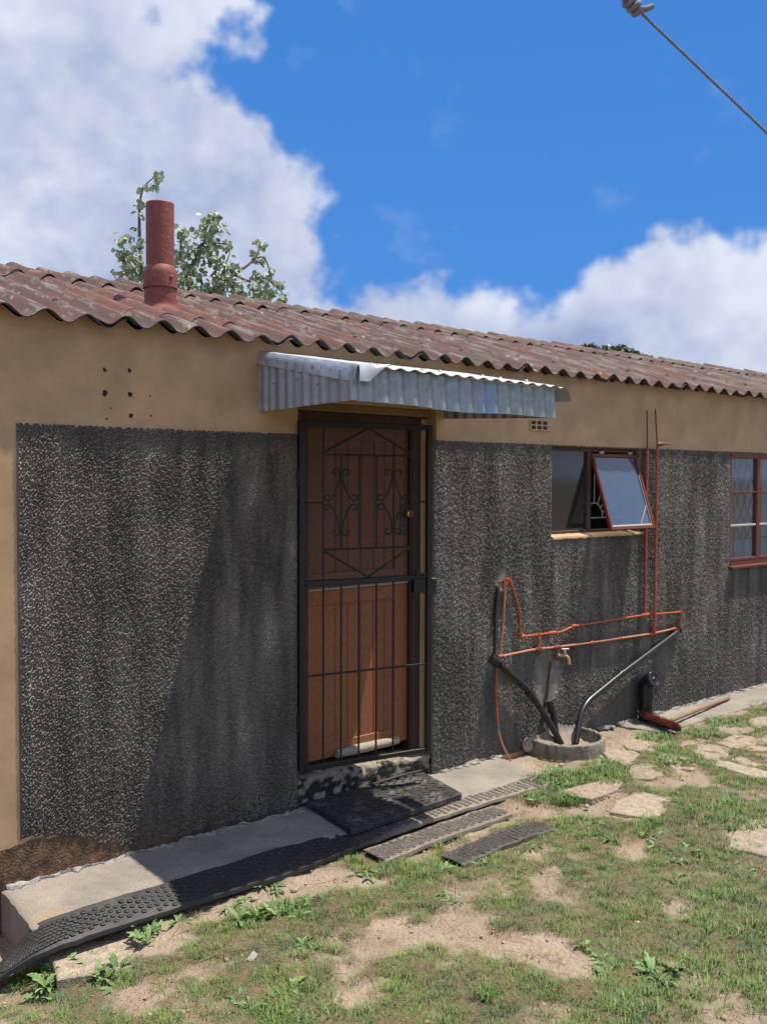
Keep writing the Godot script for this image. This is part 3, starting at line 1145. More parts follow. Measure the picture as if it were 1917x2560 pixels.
	for q in [[2.763, 2.40, 0.18], [2.74, 2.40, 0.44], [2.73, 2.36, 0.62], [2.722, 2.37, 0.75]]:
		var nm := Mb.new()
		nm.col = Color(0.2, 0.12, 0.1)
		nm.lathe([Vector2(0.006, 0.0), Vector2(0.0, 0.004)], 8, Transform3D(Basis(Vector3.BACK, PI / 2), Vector3(q[0] - 0.008, q[1], q[2])))
		put("roofing_nail", nm.mesh(), M.zinc, c)
	# wooden bearers
	for q in [[Vector3(2.81, 2.50, 0.0), Vector3(2.76, 2.375, P - 0.03)], [Vector3(4.15, 2.50, 0.0), Vector3(4.13, 2.36, P - 0.03)], [Vector3(2.77, 2.385, P - 0.045), Vector3(4.13, 2.365, P - 0.045)]]:
		var bm := Mb.new()
		bm.bar(q[0], q[1], 0.04, 0.05, Vector3.UP, 0.003)
		put("bearer", bm.mesh(), M.door_frame, c)


# ------------------------------------------------------------------ door and gate
func door(h: Node3D) -> void:
	var d := node("stable_door", h)
	var zf := -0.142  # face of the door
	# frame
	for q in [[3.105, 0.14], [4.018, 0.066]]:
		var fm := Mb.new()
		fm.box(Vector3(q[0], 1.175, -0.14), Vector3(q[1], 2.09, 0.10), 0.004)
		put("frame_post", fm.mesh(), M.door_frame, d)
	var jm := Mb.new()
	jm.box(Vector3(4.075, 1.14, -0.15), Vector3(0.0475, 2.28, 0.13), 0.003)
	put("jamb_mortar", jm.mesh(), M.plaster, d)
	var fh := Mb.new()
	fh.box(Vector3(3.56, 2.255, -0.14), Vector3(1.02, 0.07, 0.104), 0.004)
	put("frame_head", fh.mesh(), M.door_frame, d)
	for half in 2:
		var y0 := 1.238 if half else 0.205
		var y1 := 2.215 if half else 1.226
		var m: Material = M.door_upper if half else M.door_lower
		var edges := [3.235, 3.322, 3.412, 3.508, 3.609, 3.713, 3.800, 3.875]
		for k in 7:
			var bm := Mb.new()
			var tone := rng.randf_range(0.90, 1.08)
			bm.col = Color(tone, tone, tone)
			bm.box(Vector3((edges[k] + edges[k + 1]) / 2, (y0 + y1) / 2, zf - 0.022), Vector3(edges[k + 1] - edges[k] - 0.0015, y1 - y0 - 0.16, 0.026), 0.0045)
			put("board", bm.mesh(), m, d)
		for q in [[3.2055, 0.059], [3.930, 0.110]]:
			var sm := Mb.new()
			sm.box(Vector3(q[0], (y0 + y1) / 2, zf - 0.017), Vector3(q[1], y1 - y0, 0.040), 0.003)
			put("stile", sm.mesh(), m, d)
		for q in [y0 + 0.045, y1 - 0.045]:
			var rm := Mb.new()
			rm.box(Vector3(3.555, q, zf - 0.018), Vector3(0.64, 0.09, 0.038), 0.003)
			put("rail", rm.mesh(), m, d)
	var wb := Mb.new()
	wb.bar(Vector3(3.18, 1.233, zf + 0.006), Vector3(3.98, 1.233, zf + 0.006), 0.014, 0.022, Vector3.BACK, 0.003)
	put("meeting_strip", wb.mesh(), M.weathered_wood, d)
	var rb := Mb.new()
	rb.tube([Vector3(3.40, 0.224, zf + 0.02), Vector3(3.6, 0.226, zf + 0.022), Vector3(3.89, 0.224, zf + 0.02)], [0.026, 0.030, 0.026], 12)
	put("weatherboard", rb.mesh(), M.weathered_wood, d)
	var lp := Mb.new()
	lp.box(Vector3(3.945, 1.66, zf + 0.005), Vector3(0.060, 0.245, 0.008), 0.002)
	put("lock_plate", lp.mesh(), M.lock_plate, d)
	var kn := Mb.new()
	kn.lathe([Vector2(0.012, 0.0), Vector2(0.010, 0.025), Vector2(0.022, 0.032), Vector2(0.026, 0.045), Vector2(0.022, 0.058), Vector2(0.0, 0.064)], 20, Transform3D(Basis(Vector3.RIGHT, PI / 2), Vector3(3.958, 1.675, zf + 0.005)))
	put("door_knob", kn.mesh(), M.brass, d)
	var kh := Mb.new()
	kh.box(Vector3(3.945, 1.60, zf + 0.0095), Vector3(0.008, 0.022, 0.002))
	put("keyhole", kh.mesh(), M.black_iron, d)
	# plaster pieces of the opening: the jamb return on the right and the stained soffit
	var so := Mb.new()
	so.col = Color(0.55, 0.5, 0.45)
	so.box(Vector3(3.567, 2.312, -0.13), Vector3(1.062, 0.044, 0.17), 0.004)
	put("lintel_mortar", so.mesh(), M.plaster, d)
	# threshold step, black paint flaked off to bare concrete
	var nz := noise(6.0, 4, 91)
	var pts := PackedVector3Array()
	var cols := PackedColorArray()
	var nu := 90
	for j in 26:
		for i in nu:
			var x := lerpf(DOOR_L + 0.003, DOOR_R - 0.003, i / (nu - 1.0))
			var t := j / 25.0
			var y: float
			var z: float
			var top := 0.165 - 0.045 * ss(3.2, 4.1, x) + 0.010 * nz.get_noise_2d(x * 1.2, 1.0)
			var chip := 0.045 * ss(0.18, 0.45, nz.get_noise_2d(x * 0.8, 7.0))
			if t < 0.5:
				y = lerpf(-0.03, top, t * 2)
				z = -0.02 - chip * ss(0.3, 0.5, t)
			else:
				y = top
				z = lerpf(-0.02 - chip, -0.26, t * 2 - 1)
			z += 0.007 * nz.get_noise_2d(x * 2.0, y * 8.0)
			y += 0.006 * nz.get_noise_2d(x * 3.0, z * 5.0 + 3.0) - 0.012 * ss(0.09, 0.0, absf(t - 0.5)) * (0.6 + nz.get_noise_2d(x * 2.0, 9.0))
			pts.append(Vector3(x, y, z))
			var bare_c := mix(Color(0.25, 0.22, 0.18), Color(0.42, 0.37, 0.30), 0.5 + nz.get_noise_2d(x * 3.0, y * 9.0))
			var k := nz.get_noise_2d(x * 1.4 + 3.0, (y + z) * 3.0)
			var paint := ss(0.22, 0.10, k) if t < 0.44 else ss(0.05, -0.15, k + 0.25)
			cols.append(mix(bare_c, Color(0.022, 0.022, 0.024), paint))
	var st := Mb.new()
	st.grid(nu, 26, pts, cols)
	put("threshold_step", st.mesh(), M.plinth, d)


func gate(h: Node3D) -> void:
	var g := node("security_gate", h, Vector3(3.045, 0, 0.02))
	g.rotation.y = -deg_to_rad(11)
	var W := 0.86
	var lo := 0.222
	var hi := 2.222
	var iron: Material = M.black_iron
	for x in [0.0, W - 0.016]:
		var m := Mb.new()
		m.box(Vector3(x, (lo + hi) / 2, 0), Vector3(0.034, hi - lo, 0.034), 0.004)
		put("frame_bar", m.mesh(), iron, g)
	for q in [[hi - 0.016, 0.034], [lo + 0.014, 0.03], [1.298, 0.034]]:
		var m := Mb.new()
		m.box(Vector3(W / 2 - 0.008, q[0], 0), Vector3(W - 0.052, q[1], 0.030), 0.004)
		put("frame_bar", m.mesh(), iron, g)
	var xs := [0.138, 0.252, 0.368, 0.484, 0.600, 0.716]
	var rod := func(called: String, a: Vector3, b: Vector3, r: float) -> void:
		var m := Mb.new()
		m.tube([a, b], r, 8)
		put(called, m.mesh(), iron, g)
	for k in 6:
		var x: float = xs[k]
		rod.call("upright_bar", Vector3(x, lo + 0.028, 0), Vector3(x, 1.282, 0), 0.0062)
		if k == 0 or k == 5:
			rod.call("upright_bar", Vector3(x, 1.314, 0), Vector3(x, hi - 0.032, 0), 0.0062)
		else:
			rod.call("upright_bar", Vector3(x, 1.49, 0), Vector3(x, 2.030, 0), 0.0062)
	for y in [1.487, 2.033]:
		rod.call("cross_bar", Vector3(xs[0], y, 0.001), Vector3(xs[5], y, 0.001), 0.0062)
	rod.call("cross_bar", Vector3(0.017, 1.757, 0), Vector3(xs[0], 1.757, 0), 0.006)
	rod.call("cross_bar", Vector3(xs[5], 1.757, 0), Vector3(W - 0.033, 1.757, 0), 0.006)
	for s in [[Vector3(xs[0], 2.045, 0.002), Vector3(0.427, 2.19, 0.002)], [Vector3(xs[5], 2.045, 0.002), Vector3(0.427, 2.19, 0.002)], [Vector3(xs[0], 1.482, 0.002), Vector3(0.427, 1.318, 0.002)], [Vector3(xs[5], 1.482, 0.002), Vector3(0.427, 1.318, 0.002)]]:
		rod.call("chevron_bar", s[0], s[1], 0.0065)
	var fb := Mb.new()
	fb.box(Vector3(W / 2 - 0.008, 0.768, 0.008), Vector3(W - 0.052, 0.012, 0.010), 0.001)
	put("cross_bar", fb.mesh(), iron, g)
	# scrollwork: four S scrolls round each of two bars
	for cx in [xs[1], xs[4]]:
		for sx in [-1.0, 1.0]:
			for sy in [-1.0, 1.0]:
				var path := []
				for k in 15:  # curl at the tip
					var a := lerpf(-0.7 * PI, 0.95 * PI, k / 14.0)
					var r := lerpf(0.010, 0.024, k / 14.0)
					path.append(Vector2(0.030 + r * cos(PI - a), 0.172 + r * sin(PI - a)))
				var from: Vector2 = path[-1]
				path = []
				for k in 15:
					var a := lerpf(1.55 * PI, -0.05 * PI, k / 14.0)
					var r := lerpf(0.011, 0.026, k / 14.0)
					path.append(Vector2(0.036 - r * cos(a + 0.1), 0.172 + r * sin(a)))
				path.append(Vector2(0.012, 0.13))
				path.append(Vector2(0.024, 0.090))
				path.append(Vector2(0.042, 0.050))
				path.append(Vector2(0.062, 0.022))
				for k in 13:
					var a := lerpf(-0.62 * PI, 0.9 * PI, k / 12.0)
					var r := lerpf(0.022, 0.010, k / 12.0)
					path.append(Vector2(0.086 + r * cos(a), 0.030 + r * sin(a)))
				var p3 := []
				for p in path:
					p3.append(Vector3(cx + sx * p.x, 1.757 + sy * p.y, -0.004 if from else 0.0))
				var m := Mb.new()
				m.tube(p3, 0.0048, 7)
				put("scroll", m.mesh(), iron, g)
	var lk := Mb.new()
	lk.box(Vector3(0.765, 1.250, 0.012), Vector3(0.085, 0.085, 0.05), 0.005)
	lk.box(Vector3(0.845, 1.245, 0.016), Vector3(0.066, 0.10, 0.055), 0.005)
	put("lock_box", lk.mesh(), iron, g)
	var bo := Mb.new()
	bo.tube([Vector3(0.735, 1.318, 0.02), Vector3(0.835, 1.320, 0.02)], 0.008, 8)
	bo.tube([Vector3(0.752, 1.320, 0.02), Vector3(0.752, 1.355, 0.018)], 0.011, 8)
	put("latch_bolt", bo.mesh(), iron, g)
	for y in [0.5, 1.9]:
		var hm := Mb.new()
		hm.tube([Vector3(-0.016, y - 0.05, -0.004), Vector3(-0.016, y + 0.05, -0.004)], 0.011, 10)
		put("hinge", hm.mesh(), iron, g)


# ------------------------------------------------------------------ windows
func small_window(h: Node3D) -> void:
	var w := node("awning_window", h)
	var z := -0.06
	var x0 := 5.262
	var x1 := 6.305
	var y0 := 1.503
	var y1 := 2.118
	var mx := 5.712
	for q in [[Vector3(x0, y0, z), Vector3(x0, y1, z), 0.03], [Vector3(x1, y0, z), Vector3(x1, y1, z), 0.03], [Vector3(mx, y0 + 0.015, z), Vector3(mx, y1 - 0.015, z), 0.044]]:
		var m := Mb.new()
		m.bar(q[0], q[1], q[2], 0.034, Vector3.BACK, 0.003)
		put("frame", m.mesh(), M.window_frame_dull, w)
	for y in [y0, y1]:
		var m := Mb.new()
		m.box(Vector3((x0 + x1) / 2, y, z - 0.001), Vector3(x1 - x0 - 0.03, 0.032, 0.032), 0.003)
		put("frame", m.mesh(), M.window_frame_dull, w)
	var pm := Mb.new()
	pm.box(Vector3((x0 + mx) / 2, (y0 + y1) / 2, z - 0.004), Vector3(mx - x0 - 0.07, y1 - y0 - 0.03, 0.004))
	put("pane", pm.mesh(), M.still_pane, w)
	# opened sash, hung at the top
	var sash := node("sash", w, Vector3(6.008, 2.088, z + 0.012))
	sash.rotation.x = -deg_to_rad(18.5)
	var sw := 0.556
	var sh := 0.60
	for s in [-1.0, 1.0]:
		var m := Mb.new()
		m.box(Vector3(s * (sw / 2 - 0.012), -sh / 2, 0), Vector3(0.024, sh, 0.026), 0.002)
		put("sash_bar", m.mesh(), M.window_frame, sash)
	for y in [-0.013, -sh + 0.012]:
		var m := Mb.new()
		m.box(Vector3(0, y, 0), Vector3(sw - 0.048, 0.024, 0.024), 0.002)
		put("sash_bar", m.mesh(), M.window_frame, sash)
	var gl := Mb.new()
	gl.box(Vector3(0, -sh / 2, -0.003), Vector3(sw - 0.046, sh - 0.046, 0.004))
	put("pane", gl.mesh(), M.dusty_pane, sash)
	for s in [-1.0, 0.0, 1.0]:  # lines of pale putty round the pane
		var m := Mb.new()
		if s == 0.0:
			m.box(Vector3(0, -sh + 0.030, 0.003), Vector3(sw - 0.05, 0.012, 0.006), 0.002)
		else:
			m.box(Vector3(s * (sw / 2 - 0.028), -sh * 0.62, 0.003), Vector3(0.007, sh * 0.68, 0.006), 0.002)
		put("putty", m.mesh(), M.pale_iron, sash)
	var cr := Mb.new()
	cr.bar(Vector3(0.115, -sh + 0.035, 0.001), Vector3(0.245, -sh + 0.185, 0.001), 0.005, 0.003, Vector3.BACK, 0.0005)
	put("crack", cr.mesh(), M.pale_iron, sash)
	for x in [-0.16, 0.2]:
		var hm := Mb.new()
		hm.box(Vector3(x, 0.008, 0.012), Vector3(0.045, 0.018, 0.02), 0.004)
		put("hinge", hm.mesh(), M.pale_iron, sash)
	# sunburst guard behind
	var b := node("sunburst_guard", w)
	var cy := 1.60
	var zb := -0.115
	var cx := 6.0
	var rod := func(pts: Array) -> void:
		var m := Mb.new()
		m.tube(pts, 0.0055, 7)
		put("guard_bar", m.mesh(), M.pale_iron, b)
	rod.call([Vector3(mx + 0.01, cy, zb), Vector3(x1 - 0.01, cy, zb)])
	cx = 5.865
	var arc := []
	for k in 17:
		var a := PI * k / 16.0
		arc.append(Vector3(cx + 0.105 * cos(a), cy + 0.115 * sin(a), zb))
	rod.call(arc)
	for k in 7:
		var a := lerpf(0.12, 0.88, k / 6.0) * PI
		var d := Vector3(cos(a), sin(a), 0)
		var reach := 0.40
		if cx + d.x * reach < mx + 0.02:
			reach = (cx - mx - 0.02) / -d.x
		if d.y * reach > 0.50:
			reach = 0.50 / d.y
		rod.call([Vector3(cx, cy, zb) + d * 0.112, Vector3(cx, cy, zb) + d * maxf(reach, 0.13)])
	# sloping plaster sill
	var nz := noise(14.0, 3, 131)
	var pts := PackedVector3Array()
	for j in 6:
		for i in 60:
			var x := lerpf(5.228, 6.332, i / 59.0)
			var t := j / 5.0
			pts.append(Vector3(x, lerpf(1.497, 1.4795, t) + 0.003 * nz.get_noise_2d(x * 2.0, t), lerpf(-0.05, 0.019, t) + (0.004 * nz.get_noise_2d(x * 2.0, 4.0) if j == 5 else 0.0)))
	for i in 60:
		pts.append(Vector3(pts[300 + i].x, 1.462 + 0.008 * nz.get_noise_2d(pts[300 + i].x * 2.0, 9.0), pts[300 + i].z - 0.002))
	var sm := Mb.new()
	sm.col = Color(1.15, 1.15, 1.1)
	sm.grid(60, 7, pts, PackedColorArray(), true)
	put("sill", sm.mesh(), M.plaster, w)


func barred_window(h: Node3D) -> void:
	var w := node("casement_window", h)
	var z := -0.018
	var x0: float = W2[0] + 0.016
	var x1: float = W2[1] - 0.016
	var y0: float = W2[2] + 0.018
	var y1: float = W2[3] - 0.018
	var cols := [x0, 8.108, 8.62, x1]
	for k in 4:
		var m := Mb.new()
		m.bar(Vector3(cols[k], y0, z), Vector3(cols[k], y1, z), 0.032 if k in [0, 3] else 0.056, 0.042, Vector3.BACK, 0.004)
		put("frame", m.mesh(), M.window_frame, w)
	for y in [y0, y1]:
		var m := Mb.new()
		m.box(Vector3((x0 + x1) / 2, y, z + 0.001), Vector3(x1 - x0 - 0.03, 0.036, 0.038), 0.003)
		put("frame", m.mesh(), M.window_frame, w)
	var sill := Mb.new()
	sill.box(Vector3((x0 + x1) / 2, W2[2] - 0.012, 0.022), Vector3(x1 - x0 + 0.05, 0.024, 0.055), 0.004)
	put("sill", sill.mesh(), M.window_frame, w)
	for k in 3:
		var a: float = cols[k] + (0.018 if k == 0 else 0.03)
		var b: float = cols[k + 1] - (0.018 if k == 2 else 0.03)
		for y in [1.785, 1.49]:
			var m := Mb.new()
			m.box(Vector3((a + b) / 2, y, z + 0.006), Vector3(b - a, 0.017, 0.022), 0.002)
			put("glazing_bar", m.mesh(), M.pale_iron if y < 1.6 else M.window_frame, w)
		var lower := Mb.new()
		lower.box(Vector3((a + b) / 2, y0 + 0.034, z + 0.008), Vector3(b - a, 0.026, 0.026), 0.003)
		put("glazing_bar", lower.mesh(), M.window_frame, w)
		var ys := [y0 + 0.05, 1.48, 1.50, 1.775, 1.795, y1 - 0.018]
		for q in 3:
			var pm := Mb.new()
			pm.box(Vector3((a + b) / 2, (ys[q * 2] + ys[q * 2 + 1]) / 2, z - 0.004), Vector3(b - a, ys[q * 2 + 1] - ys[q * 2], 0.004))
			put("pane", pm.mesh(), M.pane, w)
	var g := node("diamond_guard", w)
	var zb := -0.10
	var rod := func(pts: Array) -> void:
		var m := Mb.new()
		m.tube(pts, 0.0068, 6)
		put("guard_bar", m.mesh(), M.black_iron, g)
	for s in 2:
		var o := 7.64 + 0.8 * s
		rod.call([Vector3(o, 1.36, zb), Vector3(o + 0.78, 1.36, zb)])
		rod.call([Vector3(o + 0.085, 1.36, zb), Vector3(o + 0.085, 1.93, zb)])
		rod.call([Vector3(o + 0.22, 1.17, zb), Vector3(o + 0.22, 2.08, zb)])
		rod.call([Vector3(o + 0.085, 1.71, zb), Vector3(o + 0.22, 1.71, zb)])
		rod.call([Vector3(o + 0.70, 1.17, zb), Vector3(o + 0.70, 2.08, zb)])
		for q in [[1.93, 1.0], [1.42, -1.0]]:
			var curl := []
			for k in 16:
				var a := lerpf(PI * 1.02, PI * 2.7, k / 15.0)
				var r := lerpf(0.075, 0.02, k / 15.0)
				curl.append(Vector3(o + 0.135 + r * cos(a), q[0] + 0.02 + q[1] * r * sin(a), zb))
			rod.call(curl)
		for k in 4:
			var xa := o + 0.22 + 0.12 * k
			for dir in [-1.0, 1.0]:
				var pts := []
				var x := xa
				var y := 1.36
				var d: float = dir
				pts.append(Vector3(x, y, zb - 0.002 * d))
				while y < 2.02:
					var nx := x + 0.06 * d
					if nx < o + 0.215 or nx > o + 0.705:
						d = -d
						nx = x + 0.06 * d
					x = nx
					y += 0.115
					pts.append(Vector3(x, minf(y, 2.08), zb - 0.002 * dir))
				rod.call(pts)
	var cp := PackedVector3Array()
	var nz := noise(2.0, 2, 151)
	for j in 4:
		for i in 220:
			var x := lerpf(7.5, 9.35, i / 219.0)
			cp.append(Vector3(x, lerpf(0.95, 2.3, j / 3.0), -0.19 + 0.022 * sin(x * 62.0 + 3.0 * nz.get_noise_2d(x * 3.0, j * 0.3)) + 0.02 * nz.get_noise_2d(x * 4.0, 3.0)))
	var cm := Mb.new()
	cm.grid(220, 4, cp, PackedColorArray())
	put("curtain", cm.mesh(), M.curtain, w)


func vent_block(h: Node3D) -> void:
	var v := node("air_brick", h)
	var m := Mb.new()
	var x0 := 4.985
	var x1 := 5.20
	var y0 := 2.236
	var y1 := 2.312
	m.col = Color(1.05, 1.05, 1.05)
	for y in [y0 + 0.004, (y0 + y1) / 2, y1 - 0.004]:
		m.box(Vector3((x0 + x1) / 2, y, 0.004), Vector3(x1 - x0, 0.010, 0.012), 0.001)
	for k in 4:
		m.box(Vector3(lerpf(x0 + 0.006, x1 - 0.006 - 0.02, k / 3.0), (y0 + y1) / 2, 0.0035), Vector3(0.014, y1 - y0 - 0.004, 0.010), 0.001)
	m.box(Vector3(x1 - 0.013, (y0 + y1) / 2, 0.003), Vector3(0.024, y1 - y0 - 0.003, 0.010), 0.001)
	put("grille", m.mesh(), M.plaster, v)
	var d := Mb.new()
	d.box(Vector3((x0 + x1) / 2 - 0.01, (y0 + y1) / 2, -0.002), Vector3(x1 - x0 - 0.03, y1 - y0 - 0.01, 0.006))
	d.col = Color(0.1, 0.1, 0.1)  # black plate paints the shade inside the brick holes
	put("opening", d.mesh(), M.black_iron, v)


# ------------------------------------------------------------------ plumbing
func fitting(mb: Mb, a: Vector3, dir: Vector3, r: float, l: float) -> void:
	var d := dir.normalized() * l * 0.5
	mb.tube([a - d, a - d * 0.9, a + d * 0.9, a + d], [r * 0.9, r, r, r * 0.9], 10)


func plumbing() -> void:
	var z := 0.032
	var hot := node("copper_pipework")
	tag(hot, "orange painted copper water pipes with two tall risers on the pebbledash wall", "pipes")
	var pipe := func(called: String, pts: Array, r: float, m: Material, rb := 0.03) -> void:
		var mb := Mb.new()
		mb.tube(bend(pts, rb), r, 10)
		put(called, mb.mesh(), m, hot)
	# upper line: from the wall elbow, down, along, up a step, along to the right end
	pipe.call("upper_pipe", [Vector3(4.742, 1.212, 0.0), Vector3(4.748, 1.214, z), Vector3(4.775, 1.19, z), Vector3(4.862, 1.0, z), Vector3(4.876, 0.81, z), Vector3(4.91, 0.803, z), Vector3(5.183, 0.797, z), Vector3(5.31, 0.792, z), Vector3(5.45, 0.822, z), Vector3(6.323, 0.824, z), Vector3(6.83, 0.803, z), Vector3(6.832, 0.664, z)], 0.0078, M.copper_paint)
	pipe.call("lower_pipe", [Vector3(4.672, 0.690, z), Vector3(5.025, 0.700, z), Vector3(5.256, 0.688, z), Vector3(5.65, 0.678, z), Vector3(6.44, 0.664, z), Vector3(6.735, 0.673, z)], 0.0085, M.copper_worn, 0.1)
	pipe.call("inlet_pipe", [Vector3(4.700, 1.196, 0.0), Vector3(4.702, 1.198, z), Vector3(4.716, 1.15, z), Vector3(4.700, 0.92, z), Vector3(4.668, 0.690, z)], 0.0085, M.copper_worn)
	pipe.call("drop_pipe", [Vector3(4.655, 0.67, z), Vector3(4.640, 0.59, z), Vector3(4.632, 0.40, z + 0.005), Vector3(4.646, 0.21, z + 0.01)], 0.008, M.copper_paint, 0.1)
	pipe.call("drop_pipe", [Vector3(4.646, 0.215, z + 0.01), Vector3(4.662, 0.12, z + 0.02), Vector3(4.70, 0.04, z + 0.035), Vector3(4.748, -0.04, z + 0.04)], 0.0075, M.copper_worn, 0.05)
	pipe.call("link_pipe", [Vector3(5.063, 0.796, z), Vector3(5.064, 0.704, z)], 0.0075, M.copper_paint)
	pipe.call("riser_pipe", [Vector3(6.333, 0.826, z), Vector3(6.336, 2.12, z)], 0.0105, M.copper_paint)
	pipe.call("riser_pipe", [Vector3(6.440, 0.668, z + 0.018), Vector3(6.444, 2.16, z + 0.018)], 0.0105, M.copper_paint)
	pipe.call("riser_pipe", [Vector3(6.336, 2.12, z), Vector3(6.325, 2.44, z)], 0.0065, M.copper_dark)
	pipe.call("riser_pipe", [Vector3(6.444, 2.16, z + 0.018), Vector3(6.436, 2.45, z)], 0.0065, M.copper_dark)
	var f := func(p: Vector3, d: Vector3, r: float, l: float, called := "fitting", m: Material = M.copper_paint) -> void:
		var mb := Mb.new()
		fitting(mb, p, d, r, l)
		put(called, mb.mesh(), m, hot)
	var R := Vector3.RIGHT
	var U := Vector3.UP
	f.call(Vector3(4.704, 1.185, z), U, 0.014, 0.05)
	f.call(Vector3(4.758, 1.205, z), Vector3(0.5, -0.5, 0), 0.013, 0.04)
	f.call(Vector3(4.878, 0.815, z), U, 0.013, 0.03)
	f.call(Vector3(4.90, 0.804, z), R, 0.0125, 0.035)
	f.call(Vector3(5.21, 0.797, z), R, 0.0125, 0.08)
	f.call(Vector3(5.455, 0.823, z), R, 0.012, 0.05)
	f.call(Vector3(5.063, 0.788, z), U, 0.012, 0.04)
	f.call(Vector3(5.064, 0.706, z), U, 0.013, 0.04)
	f.call(Vector3(5.064, 0.700, z), R, 0.013, 0.06, "fitting", M.copper_dark)
	f.call(Vector3(5.26, 0.688, z), R, 0.015, 0.07, "fitting", M.copper_dark)
	f.call(Vector3(5.66, 0.678, z), R, 0.014, 0.035)
	f.call(Vector3(6.0, 0.672, z), R, 0.013, 0.03)
	f.call(Vector3(6.333, 0.825, z), R, 0.014, 0.08)
	f.call(Vector3(6.445, 0.824, z), R, 0.013, 0.06)
	f.call(Vector3(6.440, 0.664, z), R, 0.015, 0.08)
	f.call(Vector3(6.440, 0.69, z + 0.01), U, 0.014, 0.06)
	f.call(Vector3(6.74, 0.673, z), R, 0.013, 0.04)
	f.call(Vector3(6.828, 0.80, z), Vector3(1, -1, 0), 0.012, 0.035)
	f.call(Vector3(6.831, 0.665, z), U, 0.012, 0.03)
	f.call(Vector3(4.672, 0.692, z), R, 0.013, 0.04)
	f.call(Vector3(4.645, 0.205, z + 0.011), U, 0.0115, 0.055, "hose_clamp", M.grey_pipe)
	for y in [1.35, 1.62, 2.115]:
		f.call(Vector3(6.335, y, z - 0.004), U, 0.0145, 0.014, "pipe_clip")
		f.call(Vector3(6.443, y - 0.05, z + 0.014), U, 0.0145, 0.014, "pipe_clip")
	var vm := Mb.new()
	vm.tube([Vector3(6.445, 2.172, z + 0.02), Vector3(6.465, 2.176, z + 0.03), Vector3(6.48, 2.178, z + 0.04), Vector3(6.50, 2.178, z + 0.05), Vector3(6.535, 2.180, z + 0.07)], [0.014, 0.017, 0.012, 0.008, 0.006], 10)
	put("relief_valve", vm.mesh(), M.copper_dark, hot)
	# tap
	var tap := node("garden_tap")
	tag(tap, "small brass garden tap with pale handle under the lower copper pipe", "tap")
	var t1 := Mb.new()
	t1.tube([Vector3(5.262, 0.685, z), Vector3(5.262, 0.645, z)], 0.011, 10)
	t1.tube(bend([Vector3(5.262, 0.645, z - 0.01), Vector3(5.262, 0.605, z + 0.005), Vector3(5.285, 0.60, z + 0.03)], 0.02), 0.013, 10)
	put("tap_tail", t1.mesh(), M.copper_dark, tap)
	var t2 := Mb.new()
	t2.tube(bend([Vector3(5.265, 0.630, z + 0.015), Vector3(5.300, 0.630, z + 0.045), Vector3(5.318, 0.618, z + 0.06), Vector3(5.324, 0.566, z + 0.066)], 0.02), [0.012, 0.012, 0.012, 0.012, 0.012, 0.012, 0.012, 0.012, 0.012, 0.0115, 0.011, 0.011, 0.011, 0.011, 0.0115, 0.0125], 12)
	t2.tube([Vector3(5.300, 0.63, z + 0.045), Vector3(5.300, 0.660, z + 0.045)], 0.0115, 12)
	put("tap_body", t2.mesh(), M.tap_brass, tap)
	var t3 := Mb.new()
	t3.tube([Vector3(5.300, 0.660, z + 0.045), Vector3(5.300, 0.674, z + 0.045)], 0.006, 8)
	t3.box(Vector3(5.303, 0.677, z + 0.046), Vector3(0.055, 0.009, 0.012), 0.003, Basis(Vector3.UP, -0.5))
	put("tap_handle", t3.mesh(), M.tap_handle, tap)
	# black waste pipe on the left, from the wall into the gully
	var lw := node("waste_pipe")
	tag(lw, "dull black waste pipe slanting down to the gully from the left", "pipe")
	var m1 := Mb.new()
	m1.tube([Vector3(4.655, 1.16, 0.022), Vector3(4.630, 0.95, 0.024), Vector3(4.622, 0.70, 0.028)], 0.010, 8)
	put("thin_pipe", m1.mesh(), M.dull_black, lw)
	var m2 := Mb.new()
	m2.tube(bez([Vector3(4.60, 0.69, 0.02), Vector3(4.66, 0.635, 0.05), Vector3(4.80, 0.53, 0.06), Vector3(4.915, 0.435, 0.065), Vector3(5.02, 0.31, 0.08), Vector3(5.18, 0.06, 0.125), Vector3(5.205, 0.0, 0.13)], 6), 0.0225, 14)
	put("sloping_pipe", m2.mesh(), M.dull_black, lw)
	var m3 := Mb.new()
	fitting(m3, Vector3(4.62, 0.672, 0.035), Vector3(1, -0.7, 0.4), 0.032, 0.07)
	fitting(m3, Vector3(4.65, 0.645, 0.06), Vector3(0, 0.2, 1), 0.022, 0.05)
	put("inspection_elbow", m3.mesh(), M.black_pipe, lw)
	var m3b := Mb.new()
	fitting(m3b, Vector3(4.935, 0.412, 0.067), Vector3(1, -0.95, 0.05), 0.027, 0.04)
	put("coupling", m3b.mesh(), M.black_pipe, lw)
	# short black stub and the grey pipe
	var gp := node("drain_pipe")
	tag(gp, "thin grey drain pipe leaning against the patched wall above the gully", "pipe")
	var m4 := Mb.new()
	m4.tube([Vector3(5.232, 0.58, 0.016), Vector3(5.19, 0.36, 0.022), Vector3(5.125, 0.13, 0.04)], 0.0125, 10)
	put("tube", m4.mesh(), M.grey_pipe, gp)
	var sp := node("waste_pipe")
	tag(sp, "short black waste stub with a hooded top standing against the wall in the gully", "pipe")
	var m5 := Mb.new()
	m5.tube(bez([Vector3(5.16, 0.29, 0.02), Vector3(5.185, 0.30, 0.04), Vector3(5.20, 0.24, 0.055), Vector3(5.215, 0.08, 0.075), Vector3(5.225, -0.0, 0.085)], 5), 0.022, 12)
	fitting(m5, Vector3(5.185, 0.275, 0.045), Vector3(0.2, -1, 0.1), 0.028, 0.08)
	put("stub", m5.mesh(), M.dull_black, sp)
	var rw := node("waste_pipe")
	tag(rw, "glossy black waste pipe slanting down to the gully from the right", "pipe")
	var m6 := Mb.new()
